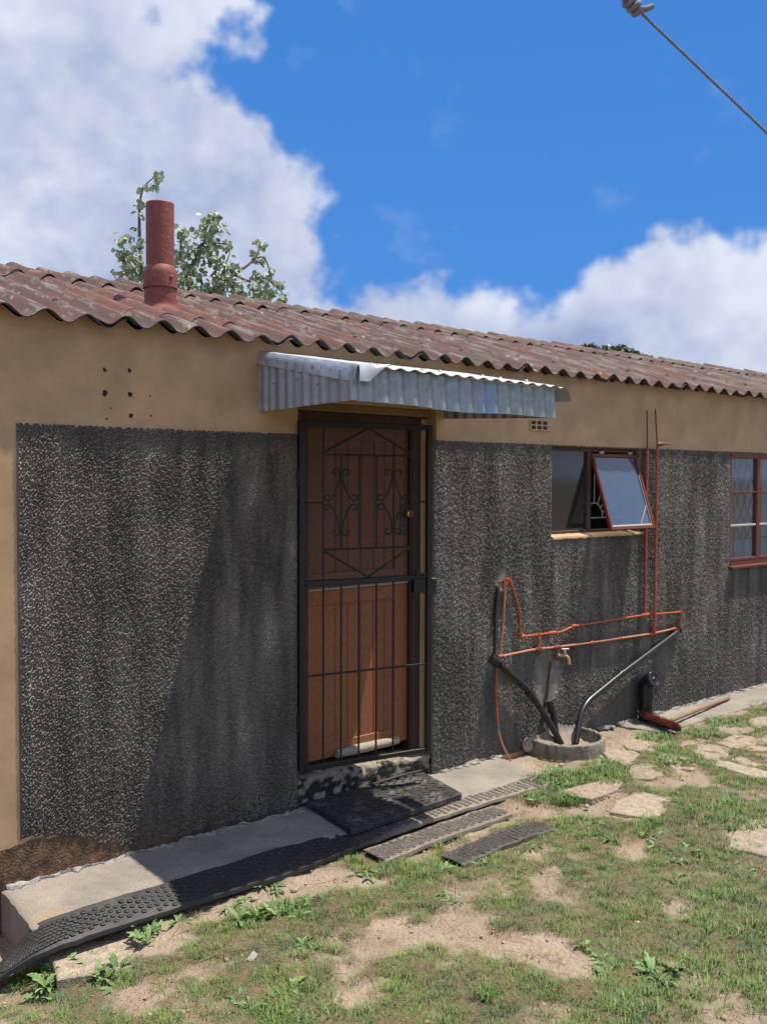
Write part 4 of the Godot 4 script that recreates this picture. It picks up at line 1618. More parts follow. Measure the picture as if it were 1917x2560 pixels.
	m6.tube(bend([Vector3(6.80, 0.66, 0.02), Vector3(6.76, 0.645, 0.05), Vector3(5.995, 0.402, 0.06), Vector3(5.50, 0.232, 0.075), Vector3(5.33, 0.0, 0.16)], 0.14), 0.0225, 16)
	put("sloping_pipe", m6.mesh(), M.black_pipe, rw)
	var m7 := Mb.new()
	fitting(m7, Vector3(5.995, 0.402, 0.06), Vector3(1, 0.32, 0), 0.027, 0.035)
	fitting(m7, Vector3(6.80, 0.655, 0.03), Vector3(0.4, 0.1, -1), 0.026, 0.05)
	put("coupling", m7.mesh(), M.black_pipe, rw)
	var vp := node("vent_pipe")
	tag(vp, "fat black inspection pipe with a capped elbow beside the broom", "pipe")
	var m8 := Mb.new()
	m8.tube([Vector3(6.29, -0.05, 0.085), Vector3(6.29, 0.19, 0.085)], 0.055, 24)
	put("pipe", m8.mesh(), M.black_pipe, vp)
	var m9 := Mb.new()
	m9.tube(bez([Vector3(6.29, 0.185, 0.085), Vector3(6.288, 0.25, 0.085), Vector3(6.285, 0.298, 0.095), Vector3(6.28, 0.326, 0.122), Vector3(6.275, 0.338, 0.155)], 5), 0.059, 24)
	put("elbow", m9.mesh(), M.black_pipe, vp)
	var m10 := Mb.new()
	m10.tube([Vector3(6.29, 0.178, 0.085), Vector3(6.29, 0.182, 0.085), Vector3(6.29, 0.212, 0.085), Vector3(6.29, 0.216, 0.085)], [0.060, 0.064, 0.064, 0.060], 24)
	put("socket_rim", m10.mesh(), M.black_pipe, vp)
	var q := Basis(Quaternion(Vector3.UP, Vector3(-0.12, 0.38, 0.9).normalized()))
	var cp := Mb.new()
	cp.lathe([Vector2(0.064, -0.02), Vector2(0.064, 0.008), Vector2(0.058, 0.014), Vector2(0.044, 0.013), Vector2(0.039, 0.002), Vector2(0.014, 0.002), Vector2(0.011, 0.012), Vector2(0.0, 0.014)], 24, Transform3D(q, Vector3(6.274, 0.340, 0.160)))
	put("cap", cp.mesh(), M.black_pipe, vp)


# ------------------------------------------------------------------ things on the ground
func yard_things() -> void:
	gully()
	doormat()
	tread_strip("tread_mat", [Vector3(0.85, -0.215, 0.36), Vector3(1.02, -0.205, 0.40), Vector3(1.16, -0.175, 0.445), Vector3(1.28, -0.10, 0.49), Vector3(1.38, -0.036, 0.508), Vector3(1.55, -0.022, 0.512), Vector3(2.0, -0.020, 0.514), Vector3(2.6, -0.020, 0.512), Vector3(3.1, -0.022, 0.50), Vector3(3.6, -0.024, 0.465), Vector3(4.2, -0.024, 0.47), Vector3(4.74, -0.030, 0.475)], 0.105, 0.205, M.rubber, 3.05, "long black rubber tread strip along the slab edge, its left end bent down")
	tread_strip("tread_mat", [Vector3(3.03, -0.052, 0.70), Vector3(3.5, -0.048, 0.675), Vector3(4.02, -0.044, 0.665)], 0.175, 0.175, M.dusty_rubber, 98.8, "dusty rubber tread strip lying beside the longer strip in front of the doormat")
	tread_strip("tread_mat", [Vector3(3.31, -0.058, 0.985), Vector3(3.5, -0.050, 0.975), Vector3(3.75, -0.040, 0.97), Vector3(4.02, -0.044, 0.985)], 0.155, 0.165, M.rubber, 98.25, "shortest rubber tread strip, lying apart on the grass")
	broom()
	# stones and litter
	var rk := Mb.new()
	var nn := noise(14.0, 3, 401)
	lump(rk, Vector3(4.985, 0.03, 0.035), Vector3(0.075, 0.055, 0.05), nn)
	put("rock", rk.mesh(), M.stone)
	tag(get_node("rock"), "fist-sized rough rock against the wall left of the gully", "rock")
	var pb := [
		[2.33, 0.66, 0.018, "pale pebble by the small weed at the shade edge of the long tread strip"],
		[2.52, 0.72, 0.02, "largest pale pebble on bare soil below the long tread strip"],
		[4.42, 0.97, 0.018, "pale pebble beside the round paving stone right of the tread strips"],
		[2.9, 1.02, 0.012, "tiny pale pebble in the turf left of the rosette weed"],
		[1.70, 1.03, 0.012, "tiny pale pebble on soil below the flat stone at bottom left"],
		[5.30, 0.48, 0.016, "pale pebble on soil in front of the gully ring"],
		[5.05, 0.5, 0.018, "pale pebble between the pale slab and the gully ring"],
		[4.3, 1.28, 0.014, "pale pebble by the pair of broad-leaved weeds"],
		[5.8, 1.0, 0.013, "pale pebble among the paving stones at right"],
		[1.5, 1.5, 0.014, "pale pebble at the bottom left edge of the yard"],
		[3.1, 0.80, 0.012, "tiny pale pebble near the left tip of the dusty tread strip"],
		[4.9, 0.38, 0.02, "pale pebble at the right end of the pale slab"],
	]
	for p in pb:
		var m := Mb.new()
		m.col = Color(1.3, 1.25, 1.2)
		lump(m, Vector3(p[0], gy(p[0], p[1]) + p[2] * 0.4, p[1]), Vector3(p[2], p[2] * 0.6, p[2] * 0.8), nn)
		tag(put("pebble", m.mesh(), M.stone), p[3], "pebble", "pale pebbles on the soil")
	var chip := Mb.new()
	chip.box(Vector3(2.03, gy(2.03, 1.13) + 0.022, 1.13), Vector3(0.045, 0.006, 0.03), 0.001, Basis(Vector3(0.3, 0.4, 0.5).normalized(), 0.6))
	tag(put("litter_chip", chip.mesh(), M.cement), "small grey plastic chip lying in the grass below the long tread strip", "litter")


func lump(mb: Mb, c: Vector3, r: Vector3, nn: FastNoiseLite) -> void:
	var nu := 15
	var pts := PackedVector3Array()
	for j in 9:
		var b := PI * j / 8.0
		for i in nu:
			var a := TAU * i / (nu - 1.0)
			var d := Vector3(sin(b) * cos(a), cos(b), sin(b) * sin(a))
			pts.append(c + d * r * (1.0 + 0.35 * nn.get_noise_3dv(d * 0.09 + c)))
	mb.grid(nu, 9, pts, PackedColorArray())


func gully() -> void:
	var g := node("gully")
	tag(g, "round concrete drain gully ring set against the foot of the wall", "gully")
	var cx := 5.235
	var cz := 0.135
	var nn := noise(12.0, 3, 411)
	var nu := 72
	var prof := [Vector2(0.285, -0.06), Vector2(0.282, 0.0), Vector2(0.279, 0.066), Vector2(0.273, 0.078), Vector2(0.260, 0.080), Vector2(0.251, 0.070), Vector2(0.244, 0.02), Vector2(0.23, -0.008), Vector2(0.1, -0.012), Vector2(0.001, -0.014)]
	var pts := PackedVector3Array()
	var cols := PackedColorArray()
	for j in prof.size():
		for i in nu:
			var a := lerpf(-0.13 * PI, 1.13 * PI, i / (nu - 1.0))
			var r: float = prof[j].x + 0.006 * nn.get_noise_2d(cos(a) * 2.0, sin(a) * 2.0 + j)
			var crack := 1.0 if i in [20, 21] and j in [2, 3, 4, 5] else 0.0
			var y: float = prof[j].y + 0.007 * nn.get_noise_2d(a * 0.6, j * 0.4) - 0.014 * crack
			pts.append(Vector3(cx + r * cos(a), y, maxf(cz + r * sin(a), 0.014)))
			var moss := ss(0.0, 0.4, nn.get_noise_2d(a * 0.3 + 5.0, j * 0.12))
			var c := mix(Color(0.90, 0.85, 0.78), Color(0.36, 0.35, 0.28), moss * (1.0 if j < 6 else 0.45))
			c = c.darkened(0.6 * crack)
			cols.append(mix(c, Color(0.42, 0.40, 0.36), 0.5 if j < 2 else 0.0))
	var m := Mb.new()
	m.grid(nu, prof.size(), pts, cols, true)
	put("ring", m.mesh(), M.concrete, g)
	# plaster backing flared up the wall
	var bp := PackedVector3Array()
	var bc := PackedColorArray()
	for j in 7:
		for i in 26:
			var t := i / 25.0
			var x := lerpf(5.06, 5.50, t)
			var v := j / 6.0
			var hgt := 0.135 * (1 - 0.35 * absf(2 * t - 1)) + 0.03 * nn.get_noise_2d(t * 1.5, 4.0)
			bp.append(Vector3(x, -0.008 + hgt * v, 0.024 + 0.10 * pow(1 - v, 2.0) + 0.004 * nn.get_noise_2d(t * 3.0, v * 2.0)))
			bc.append(Color(0.98, 0.90, 0.84) * (0.85 + 0.3 * nn.get_noise_2d(t * 2.0, v * 2.0 + 9.0)))
	var b := Mb.new()
	b.grid(26, 7, bp, bc)
	put("plaster_backing", b.mesh(), M.concrete, g)


func doormat() -> void:
	var d := node("doormat")
	tag(d, "thick black rubber doormat with ribbed pattern at the foot of the step", "doormat")
	var A := Vector3(3.10, 0, -0.015)
	var B := Vector3(4.0, 0, -0.005)
	var C := Vector3(3.905, 0, 0.45)
	var E := Vector3(3.035, 0, 0.50)
	var nn := noise(3.0, 3, 421)
	var pts := PackedVector3Array()
	var cols := PackedColorArray()
	var dust := noise(6.0, 4, 423)
	var nu := 76
	var nv := 44
	for j in nv:
		for i in nu:
			var s := clampf((i - 2.0) / (nu - 5.0), 0, 1)
			var t := clampf((j - 2.0) / (nv - 5.0), 0, 1)
			var p := A.lerp(B, s).lerp(E.lerp(C, s), t)
			var y := 0.026 + 0.006 * nn.get_noise_2d(p.x * 1.4, p.z * 2.0)
			y -= 0.006 * ss(0.06, 0.0, absf(t - 0.40)) * ss(0.012, 0.0, absf(t - 0.40))
			if i < 2 or i > nu - 3 or j < 2 or j > nv - 3:
				y = 0.020 if (i in [1, nu - 2] or j in [1, nv - 2]) and not (i in [0, nu - 1] or j in [0, nv - 1]) else -0.004
			pts.append(Vector3(p.x, y, p.z))
			var k := ss(0.0, 0.5, dust.get_noise_2d(p.x, p.z) + 0.35 * ss(0.5, 0.9, s) * ss(0.6, 0.2, t))
			cols.append(mix(Color(0.105, 0.12, 0.15), Color(0.45, 0.45, 0.46), k * 0.9))
	var m := Mb.new()
	m.grid(nu, nv, pts, cols, true)
	put("mat_body", m.mesh(), M.rubber, d)
	var r := Mb.new()
	r.col = Color(0.125, 0.14, 0.17)
	for j in 5:
		for i in 13:
			for s in [-1.0, 1.0]:
				var u := (i + 0.5 + 0.25 * (j % 2)) / 13.5
				var t: float = (j + 0.5 + 0.16 * s) / 5.0
				var p := A.lerp(B, u).lerp(E.lerp(C, u), t)
				r.box(Vector3(p.x, 0.029 + 0.006 * nn.get_noise_2d(p.x * 1.4, p.z * 2.0), p.z), Vector3(0.062, 0.007, 0.011), 0.002, Basis(Vector3.UP, s * 0.55))
	var rm := put("ribs", r.mesh(), M.rubber, d)
	rm.set_meta("kind", "stuff")
	var dr := Mb.new()
	dr.col = Color(0.11, 0.12, 0.14)
	dr.tube([Vector3(3.55, 0.040, 0.02), Vector3(3.75, 0.043, 0.015), Vector3(3.97, 0.046, 0.02)], [0.006, 0.011, 0.006], 8)
	put("loose_strip", dr.mesh(), M.rubber, d)


func tread_strip(called: String, way: Array, w0: float, w1: float, m: Material, dusty_from: float, label: String) -> void:
	var n := node(called)
	tag(n, label, "rubber mat", "rubber tread strips in front of the house")
	var path := bez(way, 14)
	var length := 0.0
	for k in path.size() - 1:
		length += path[k].distance_to(path[k + 1])
	var nn := noise(2.5, 3, int(way[0].x * 100.0))
	var nu := path.size()
	var pts := PackedVector3Array()
	var cols := PackedColorArray()
	var across := []
	var tint := func(x: float, z: float) -> Color:
		var d := (ss(dusty_from - 0.1, dusty_from + 0.9, x) * 0.95 if dusty_from < 50.0 else (0.85 if dusty_from > 98.5 else 0.30)) + 0.30 * nn.get_noise_2d(x * 3.0, z * 6.0)
		return mix(Color(0.115, 0.135, 0.170), Color(0.43, 0.425, 0.44), d)
	for k in nu:
		var t: Vector3 = (path[mini(k + 1, nu - 1)] - path[maxi(k - 1, 0)]).normalized()
		across.append(Vector3(-t.z, 0, t.x).normalized())
	var cross := [-1.0, -1.0, -0.96, -0.5, 0.0, 0.5, 0.96, 1.0, 1.0]
	for j in cross.size():
		for k in nu:
			var w := lerpf(w0, w1, k / (nu - 1.0)) * 0.5
			var p: Vector3 = path[k] + across[k] * cross[j] * w * (1.0 + 0.03 * nn.get_noise_2d(k * 0.2, 5.0))
			p.y += 0.008 * nn.get_noise_2d(p.x * 2.0, p.z * 2.0) + 0.006 - 0.030 * cross[j] * ss(3.2, 2.6, p.x) * ss(1.2, 1.4, p.x)
			if j == 0 or j == cross.size() - 1:
				p.y -= 0.022
			elif j == 1 or j == cross.size() - 2:
				p.y -= 0.004
			pts.append(p)
			cols.append(mix(Color(0.10, 0.115, 0.14), Color(0.92, 0.90, 0.86), ss(dusty_from - 0.1, dusty_from + 0.5, p.x) if dusty_from < 50.0 else dusty_from - 98.0))
	var mb := Mb.new()
	mb.grid(nu, cross.size(), pts, cols, true)
	put("strip", mb.mesh(), m, n)
	# raised hexagonal lugs, packed like a honeycomb with dust in the joints
	var lg := Mb.new()
	var big := 0.0168
	var count := int(length / (big * 1.5))
	for k in count:
		var f := (k + 0.7) / count * (nu - 1)
		if f >= nu - 1.25:
			continue
		var k0 := int(f)
		var t: Vector3 = (path[k0 + 1] - path[k0]).normalized()
		var a: Vector3 = across[k0]
		var w := lerpf(w0, w1, f / (nu - 1)) * 0.5
		var rows := int((2.0 * w - 0.012) / (big * 1.732))
		var upv := a.cross(t)
		if upv.y < 0:
			upv = -upv
		for r in rows - (k % 2):
			var off := (r - (rows - 1 - (k % 2)) * 0.5) * big * 1.732
			var cc := off / w
			var p: Vector3 = path[k0].lerp(path[k0 + 1], f - k0) + a * off
			p.y += 0.008 * nn.get_noise_2d(p.x * 2.0, p.z * 2.0) + 0.006 - 0.030 * cc * ss(3.2, 2.6, p.x) * ss(1.2, 1.4, p.x)
			var poly := PackedVector2Array()
			var rr := big * rng.randf_range(0.83, 0.90)
			for q in 6:
				poly.append(Vector2(cos(TAU * q / 6.0) * rr, sin(TAU * q / 6.0) * rr))
			lg.col = tint.call(p.x, p.z) * rng.randf_range(0.85, 1.1)
			lg.prism(poly, -0.002, 0.0042, 0.0028, Transform3D(Basis(t, upv, a), p))
	var lm := put("tread_lugs", lg.mesh(), m, n)
	lm.set_meta("kind", "stuff")


func broom() -> void:
	var b := node("broom")
	tag(b, "old broom with reddish bristles and wooden handle lying on the path", "broom")
	var bl := Mb.new()
	var p0 := Vector3(6.24, 0.035, 0.10)
	var p1 := Vector3(6.145, 0.03, 0.46)
	var along := (p1 - p0).normalized()
	bl.bar(p0 + Vector3(0.03, 0, 0), p1 + Vector3(0.03, 0, 0), 0.055, 0.05, Vector3.UP, 0.012)
	put("head", bl.mesh(), M.broom_block, b)
	var br := Mb.new()
	for k in 2600:
		var s := rng.randf()
		var o := p0.lerp(p1, s) + Vector3(rng.randf_range(-0.02, 0.04), rng.randf_range(0.0, 0.015), rng.randf_range(-0.01, 0.01))
		var d := Vector3(-0.55 + rng.randf_range(-0.35, 0.35), 0.55 + rng.randf_range(-0.4, 0.3), rng.randf_range(-0.35, 0.35)).normalized()
		var l := rng.randf_range(0.045, 0.085)
		var side := d.cross(Vector3(rng.randf() - 0.5, rng.randf() - 0.5, rng.randf() - 0.5)).normalized() * 0.0016
		br.col = mix(Color(0.55, 0.5, 0.5), Color(1.5, 1.4, 1.3), rng.randf())
		br.tri(o - side, o + side, o + d * l)
	var bm := put("bristles", br.mesh(), M.broom_bristle, b)
	bm.set_meta("kind", "stuff")
	var hd := Mb.new()
	hd.tube([p0.lerp(p1, 0.62) + Vector3(0.03, 0.012, 0), Vector3(6.8, 0.034, 0.235), Vector3(7.42, 0.02, 0.14)], 0.0135, 12)
	put("handle", hd.mesh(), M.broom_wood, b)


# ------------------------------------------------------------------ turf and weeds
func tuft(blades: int, spread: float, hmin: float, hmax: float, wide: float, lean: float, sd: int) -> ArrayMesh:
	var r := RandomNumberGenerator.new()
	r.seed = sd
	var mb := Mb.new()
	for k in blades:
		var a := r.randf() * TAU
		var o := Vector3(cos(a), 0, sin(a)) * spread * sqrt(r.randf())
		var dir := Vector3(cos(a), 0, sin(a)).rotated(Vector3.UP, r.randf_range(-1.2, 1.2))
		var l := r.randf_range(hmin, hmax)
		var ln := lean * r.randf_range(0.3, 1.3)
		var side := Vector3(-dir.z, 0, dir.x) * wide * r.randf_range(0.7, 1.2) * 0.5
		var tone := r.randf_range(0.72, 1.25)
		mb.col = Color(tone, tone, tone)
		var p1 := o + dir * l * 0.30 * ln + Vector3.UP * l * 0.55
		var p2 := o + dir * l * 0.85 * ln + Vector3.UP * l * (1.0 - 0.35 * ln)
		var nn := (Vector3.UP * 0.7 + dir * -0.4).normalized()
		var i := mb.vert(o - side - Vector3(0, 0.006, 0), nn)
		mb.vert(o + side - Vector3(0, 0.006, 0), nn)
		mb.vert(p1 - side * 0.8, nn)
		mb.vert(p1 + side * 0.8, nn)
		mb.vert(p2, nn)
		mb.face(i, i + 1, i + 3)
		mb.face(i, i + 3, i + 2)
		mb.face(i + 2, i + 3, i + 4)
	return mb.mesh()


func scatter(called: String, mesh: Mesh, xf: Array, cols: Array, m: Material, label: String, category: String) -> void:
	var mm := MultiMesh.new()
	mm.transform_format = MultiMesh.TRANSFORM_3D
	mm.use_colors = true
	mm.mesh = mesh
	mm.instance_count = xf.size()
	for k in xf.size():
		mm.set_instance_transform(k, xf[k])
		mm.set_instance_color(k, cols[k])
	var o := MultiMeshInstance3D.new()
	o.name = numbered(called, self)
	o.multimesh = mm
	o.material_override = m
	o.set_meta("kind", "stuff")
	o.set_meta("label", label)
	o.set_meta("category", category)
	add_child(o, true)


func on_hard(x: float, z: float) -> bool:  # slabs, mats and the gully stay clear of grass
	if z < 0.60 and x > 1.3 and x < 4.6:
		return true
	if x > 2.98 and x < 4.06 and z < 0.775:
		return true
	if x > 3.28 and x < 4.06 and z > 0.885 and z < 1.075:
		return true
	if z < 0.36 and x > 6.0:
		return true
	if Vector2(x - 5.235, z - 0.135).length() < 0.31:
		return true
	for q in stones:
		var p := Vector2(x - q[0], z - q[1]).rotated(-q[4])
		if Vector2(p.x / q[2], p.y / q[3]).length() < 0.95:
			return true
	return z < 0.12


func turf() -> void:
	var r := RandomNumberGenerator.new()
	r.seed = 99
	var tone := noise(2.8, 3, 71)
	var kinds := [tuft(16, 0.030, 0.014, 0.034, 0.0021, 1.1, 1), tuft(13, 0.026, 0.018, 0.044, 0.0024, 1.0, 2), tuft(12, 0.036, 0.010, 0.026, 0.0022, 1.5, 3)]
	var xf := [[], [], []]
	var cl := [[], [], []]
	var dry := []
	var dryc := []
	var tall := []
	var tallc := []
	var n := 0
	while n < 95000:
		n += 1
		var x := r.randf_range(0.7, 9.5)
		var z := r.randf_range(0.15, 4.4)
		if z > 1.45 + 0.877 * (x - 1.11) or on_hard(x, z):
			continue
		if x > 6.0 and r.randf() < 0.35:
			continue
		var t := turf_at(x, z)
		if r.randf() > t * 0.92 + 0.012:
			if r.randf() < 0.05:
				dry.append(Transform3D(Basis(Vector3.UP, r.randf() * TAU).scaled(Vector3(1.2, 0.55, 1.2) * r.randf_range(0.6, 1.1)), Vector3(x, gy(x, z) - 0.002, z)))
				dryc.append(mix(Color(0.34, 0.25, 0.14), Color(0.20, 0.13, 0.07), r.randf()))
			continue
		var y := gy(x, z) + 0.006
		var k := 2 if r.randf() < 0.3 else (1 if t > 0.75 and r.randf() < 0.6 else 0)
		var s := r.randf_range(0.6, 1.15) * lerpf(0.7, 1.05, t)
		var b := Basis(Vector3.UP, r.randf() * TAU).scaled(Vector3(s, s * r.randf_range(0.7, 1.1), s))
		var g := tone.get_noise_2d(x, z)
		var c := mix(Color(0.092, 0.168, 0.040), Color(0.140, 0.232, 0.050), 0.5 + g + r.randf_range(-0.3, 0.3))
		c = mix(c, Color(0.075, 0.135, 0.058), ss(0.0, 0.5, tone.get_noise_2d(x + 40.0, z)))
		if r.randf() < 0.30 * (1.1 - t) + 0.06:
			c = mix(c, Color(0.30, 0.22, 0.11), r.randf_range(0.35, 0.95))
		xf[k].append(Transform3D(b, Vector3(x, y, z)))
		cl[k].append(c)
	var names := ["short_turf", "thick_turf", "creeping_turf"]
	var says := ["short patchy green turf growing through the bare earth", "thicker green turf in clumps across the yard", "low creeping grass mixed with dry stems in the yard"]
	for k in 3:
		scatter(names[k], kinds[k], xf[k], cl[k], M.grass_blade, says[k], "grass")
	scatter("dry_grass", kinds[2], dry, dryc, M.grass_blade, "dry straw-coloured grass stems scattered over the bare soil", "dry grass")
	# longer grass in clumps
	for c in [[4.42, 0.84, 0.07, 60], [2.57, 1.94, 0.05, 22], [5.93, 0.41, 0.12, 60], [5.6, 0.84, 0.14, 90], [4.88, 0.69, 0.14, 90], [4.44, 1.36, 0.08, 50], [4.9, 1.62, 0.2, 130], [3.84, 2.25, 0.2, 110], [1.30, 0.52, 0.05, 30], [1.43, 0.60, 0.1, 60], [6.75, 0.52, 0.14, 70], [5.75, 0.64, 0.1, 50], [5.1, 0.60, 0.12, 60], [2.36, 0.86, 0.09, 50], [6.35, 0.55, 0.14, 60], [7.6, 0.62, 0.3, 90], [4.55, 0.52, 0.1, 40], [4.75, 0.62, 0.1, 40], [2.9, 2.35, 0.14, 60], [3.3, 2.5, 0.2, 80], [2.0, 1.55, 0.12, 40]]:
		for k in c[3]:
			var a := r.randf() * TAU
			var q: float = c[2] * sqrt(r.randf()) * 1.2
			var x: float = c[0] + cos(a) * q
			var z: float = c[1] + sin(a) * q
			var s := r.randf_range(0.7, 1.35)
			tall.append(Transform3D(Basis(Vector3.UP, r.randf() * TAU).scaled(Vector3(s, s, s)), Vector3(x, gy(x, z) + 0.004, z)))
			tallc.append(mix(Color(0.085, 0.165, 0.035), Color(0.140, 0.245, 0.055), r.randf()))
	scatter("long_grass", tuft(9, 0.018, 0.025, 0.062, 0.0030, 1.05, 12), tall, tallc, M.grass_blade, "longer bright green grass in scattered clumps", "grass")
	# straws and crumbs of soil
	var sm := Mb.new()
	sm.tube([Vector3(-0.03, 0.003, 0), Vector3(0.0, 0.005, 0.004), Vector3(0.035, 0.003, 0)], 0.0009, 4, false)
	var sx := []
	var sc := []
	for k in 2600:
		var x := r.randf_range(0.9, 7.5)
		var z := r.randf_range(0.25, 3.6)
		if z > 1.45 + 0.877 * (x - 1.11) or (on_hard(x, z) and r.randf() < 0.93):
			continue
		var s := r.randf_range(0.4, 1.7)
		var hard := on_hard(x, z)
		sx.append(Transform3D(Basis(Vector3.UP, r.randf() * TAU) * Basis(Vector3.RIGHT, r.randf_range(-0.1, 0.1)).scaled(Vector3(s, 1, s)), Vector3(x, gy(x, z) + (0.008 if not hard else 0.0), z)))
		sc.append(mix(Color(0.42, 0.31, 0.18), Color(0.18, 0.11, 0.06), r.randf()))
	scatter("straw", sm.mesh(), sx, sc, M.grass_blade, "dry straws and stalks strewn over the soil", "straw")
	var cm := Mb.new()
	lump(cm, Vector3.ZERO, Vector3(0.006, 0.004, 0.005), noise(20.0, 2, 3))
	var cx := []
	var cc := []
	for k in 2600:
		var x := r.randf_range(0.9, 7.5)
		var z := r.randf_range(0.12, 3.6)
		if z > 1.45 + 0.877 * (x - 1.11) or on_hard(x, z):
			continue
		var s := r.randf_range(0.3, 1.5) * (1.0 if r.randf() < 0.93 else 1.8)
		cx.append(Transform3D(Basis(Vector3.UP, r.randf() * TAU).scaled(Vector3(s, s, s)), Vector3(x, gy(x, z) + 0.004, z)))
		cc.append(mix(Color(0.30, 0.21, 0.15), Color(0.48, 0.37, 0.28), r.randf()))
	scatter("soil_crumbs", cm.mesh(), cx, cc, M.grass_blade, "small crumbs of soil and grit on the bare earth", "soil")


func leaf_mesh(lobed: bool, sd: int) -> ArrayMesh:
	var r := RandomNumberGenerator.new()
	r.seed = sd
	var mb := Mb.new()
	var nu := 5
	var nv := 11
	var pts := PackedVector3Array()
	var cols := PackedColorArray()
	var arch := r.randf_range(0.08, 0.25)
	for j in nv:
		var t := j / (nv - 1.0)
		var w := 0.165 * pow(sin(PI * pow(clampf(t * 0.97 + 0.02, 0, 1), 0.85)), 0.8) + 0.012
		if lobed:
			w *= 0.50 + 0.50 * absf(sin(t * 13.0))
		for i in nu:
			var s := (i - 2.0) / 2.0
			var y := sin(t * PI * 0.62) * arch + 0.05 * absf(s) * w / 0.2 + 0.018 * sin(t * 15.0 + s * 3.0) * absf(s)
			pts.append(Vector3(s * w, y - 0.10 * t * t, t * cos(arch * 0.6)))
			var mid := 1.22 if i == 2 else 1.0
			cols.append(Color(mid, mid, mid))
	mb.grid(nu, nv, pts, cols, true)
	return mb.mesh()


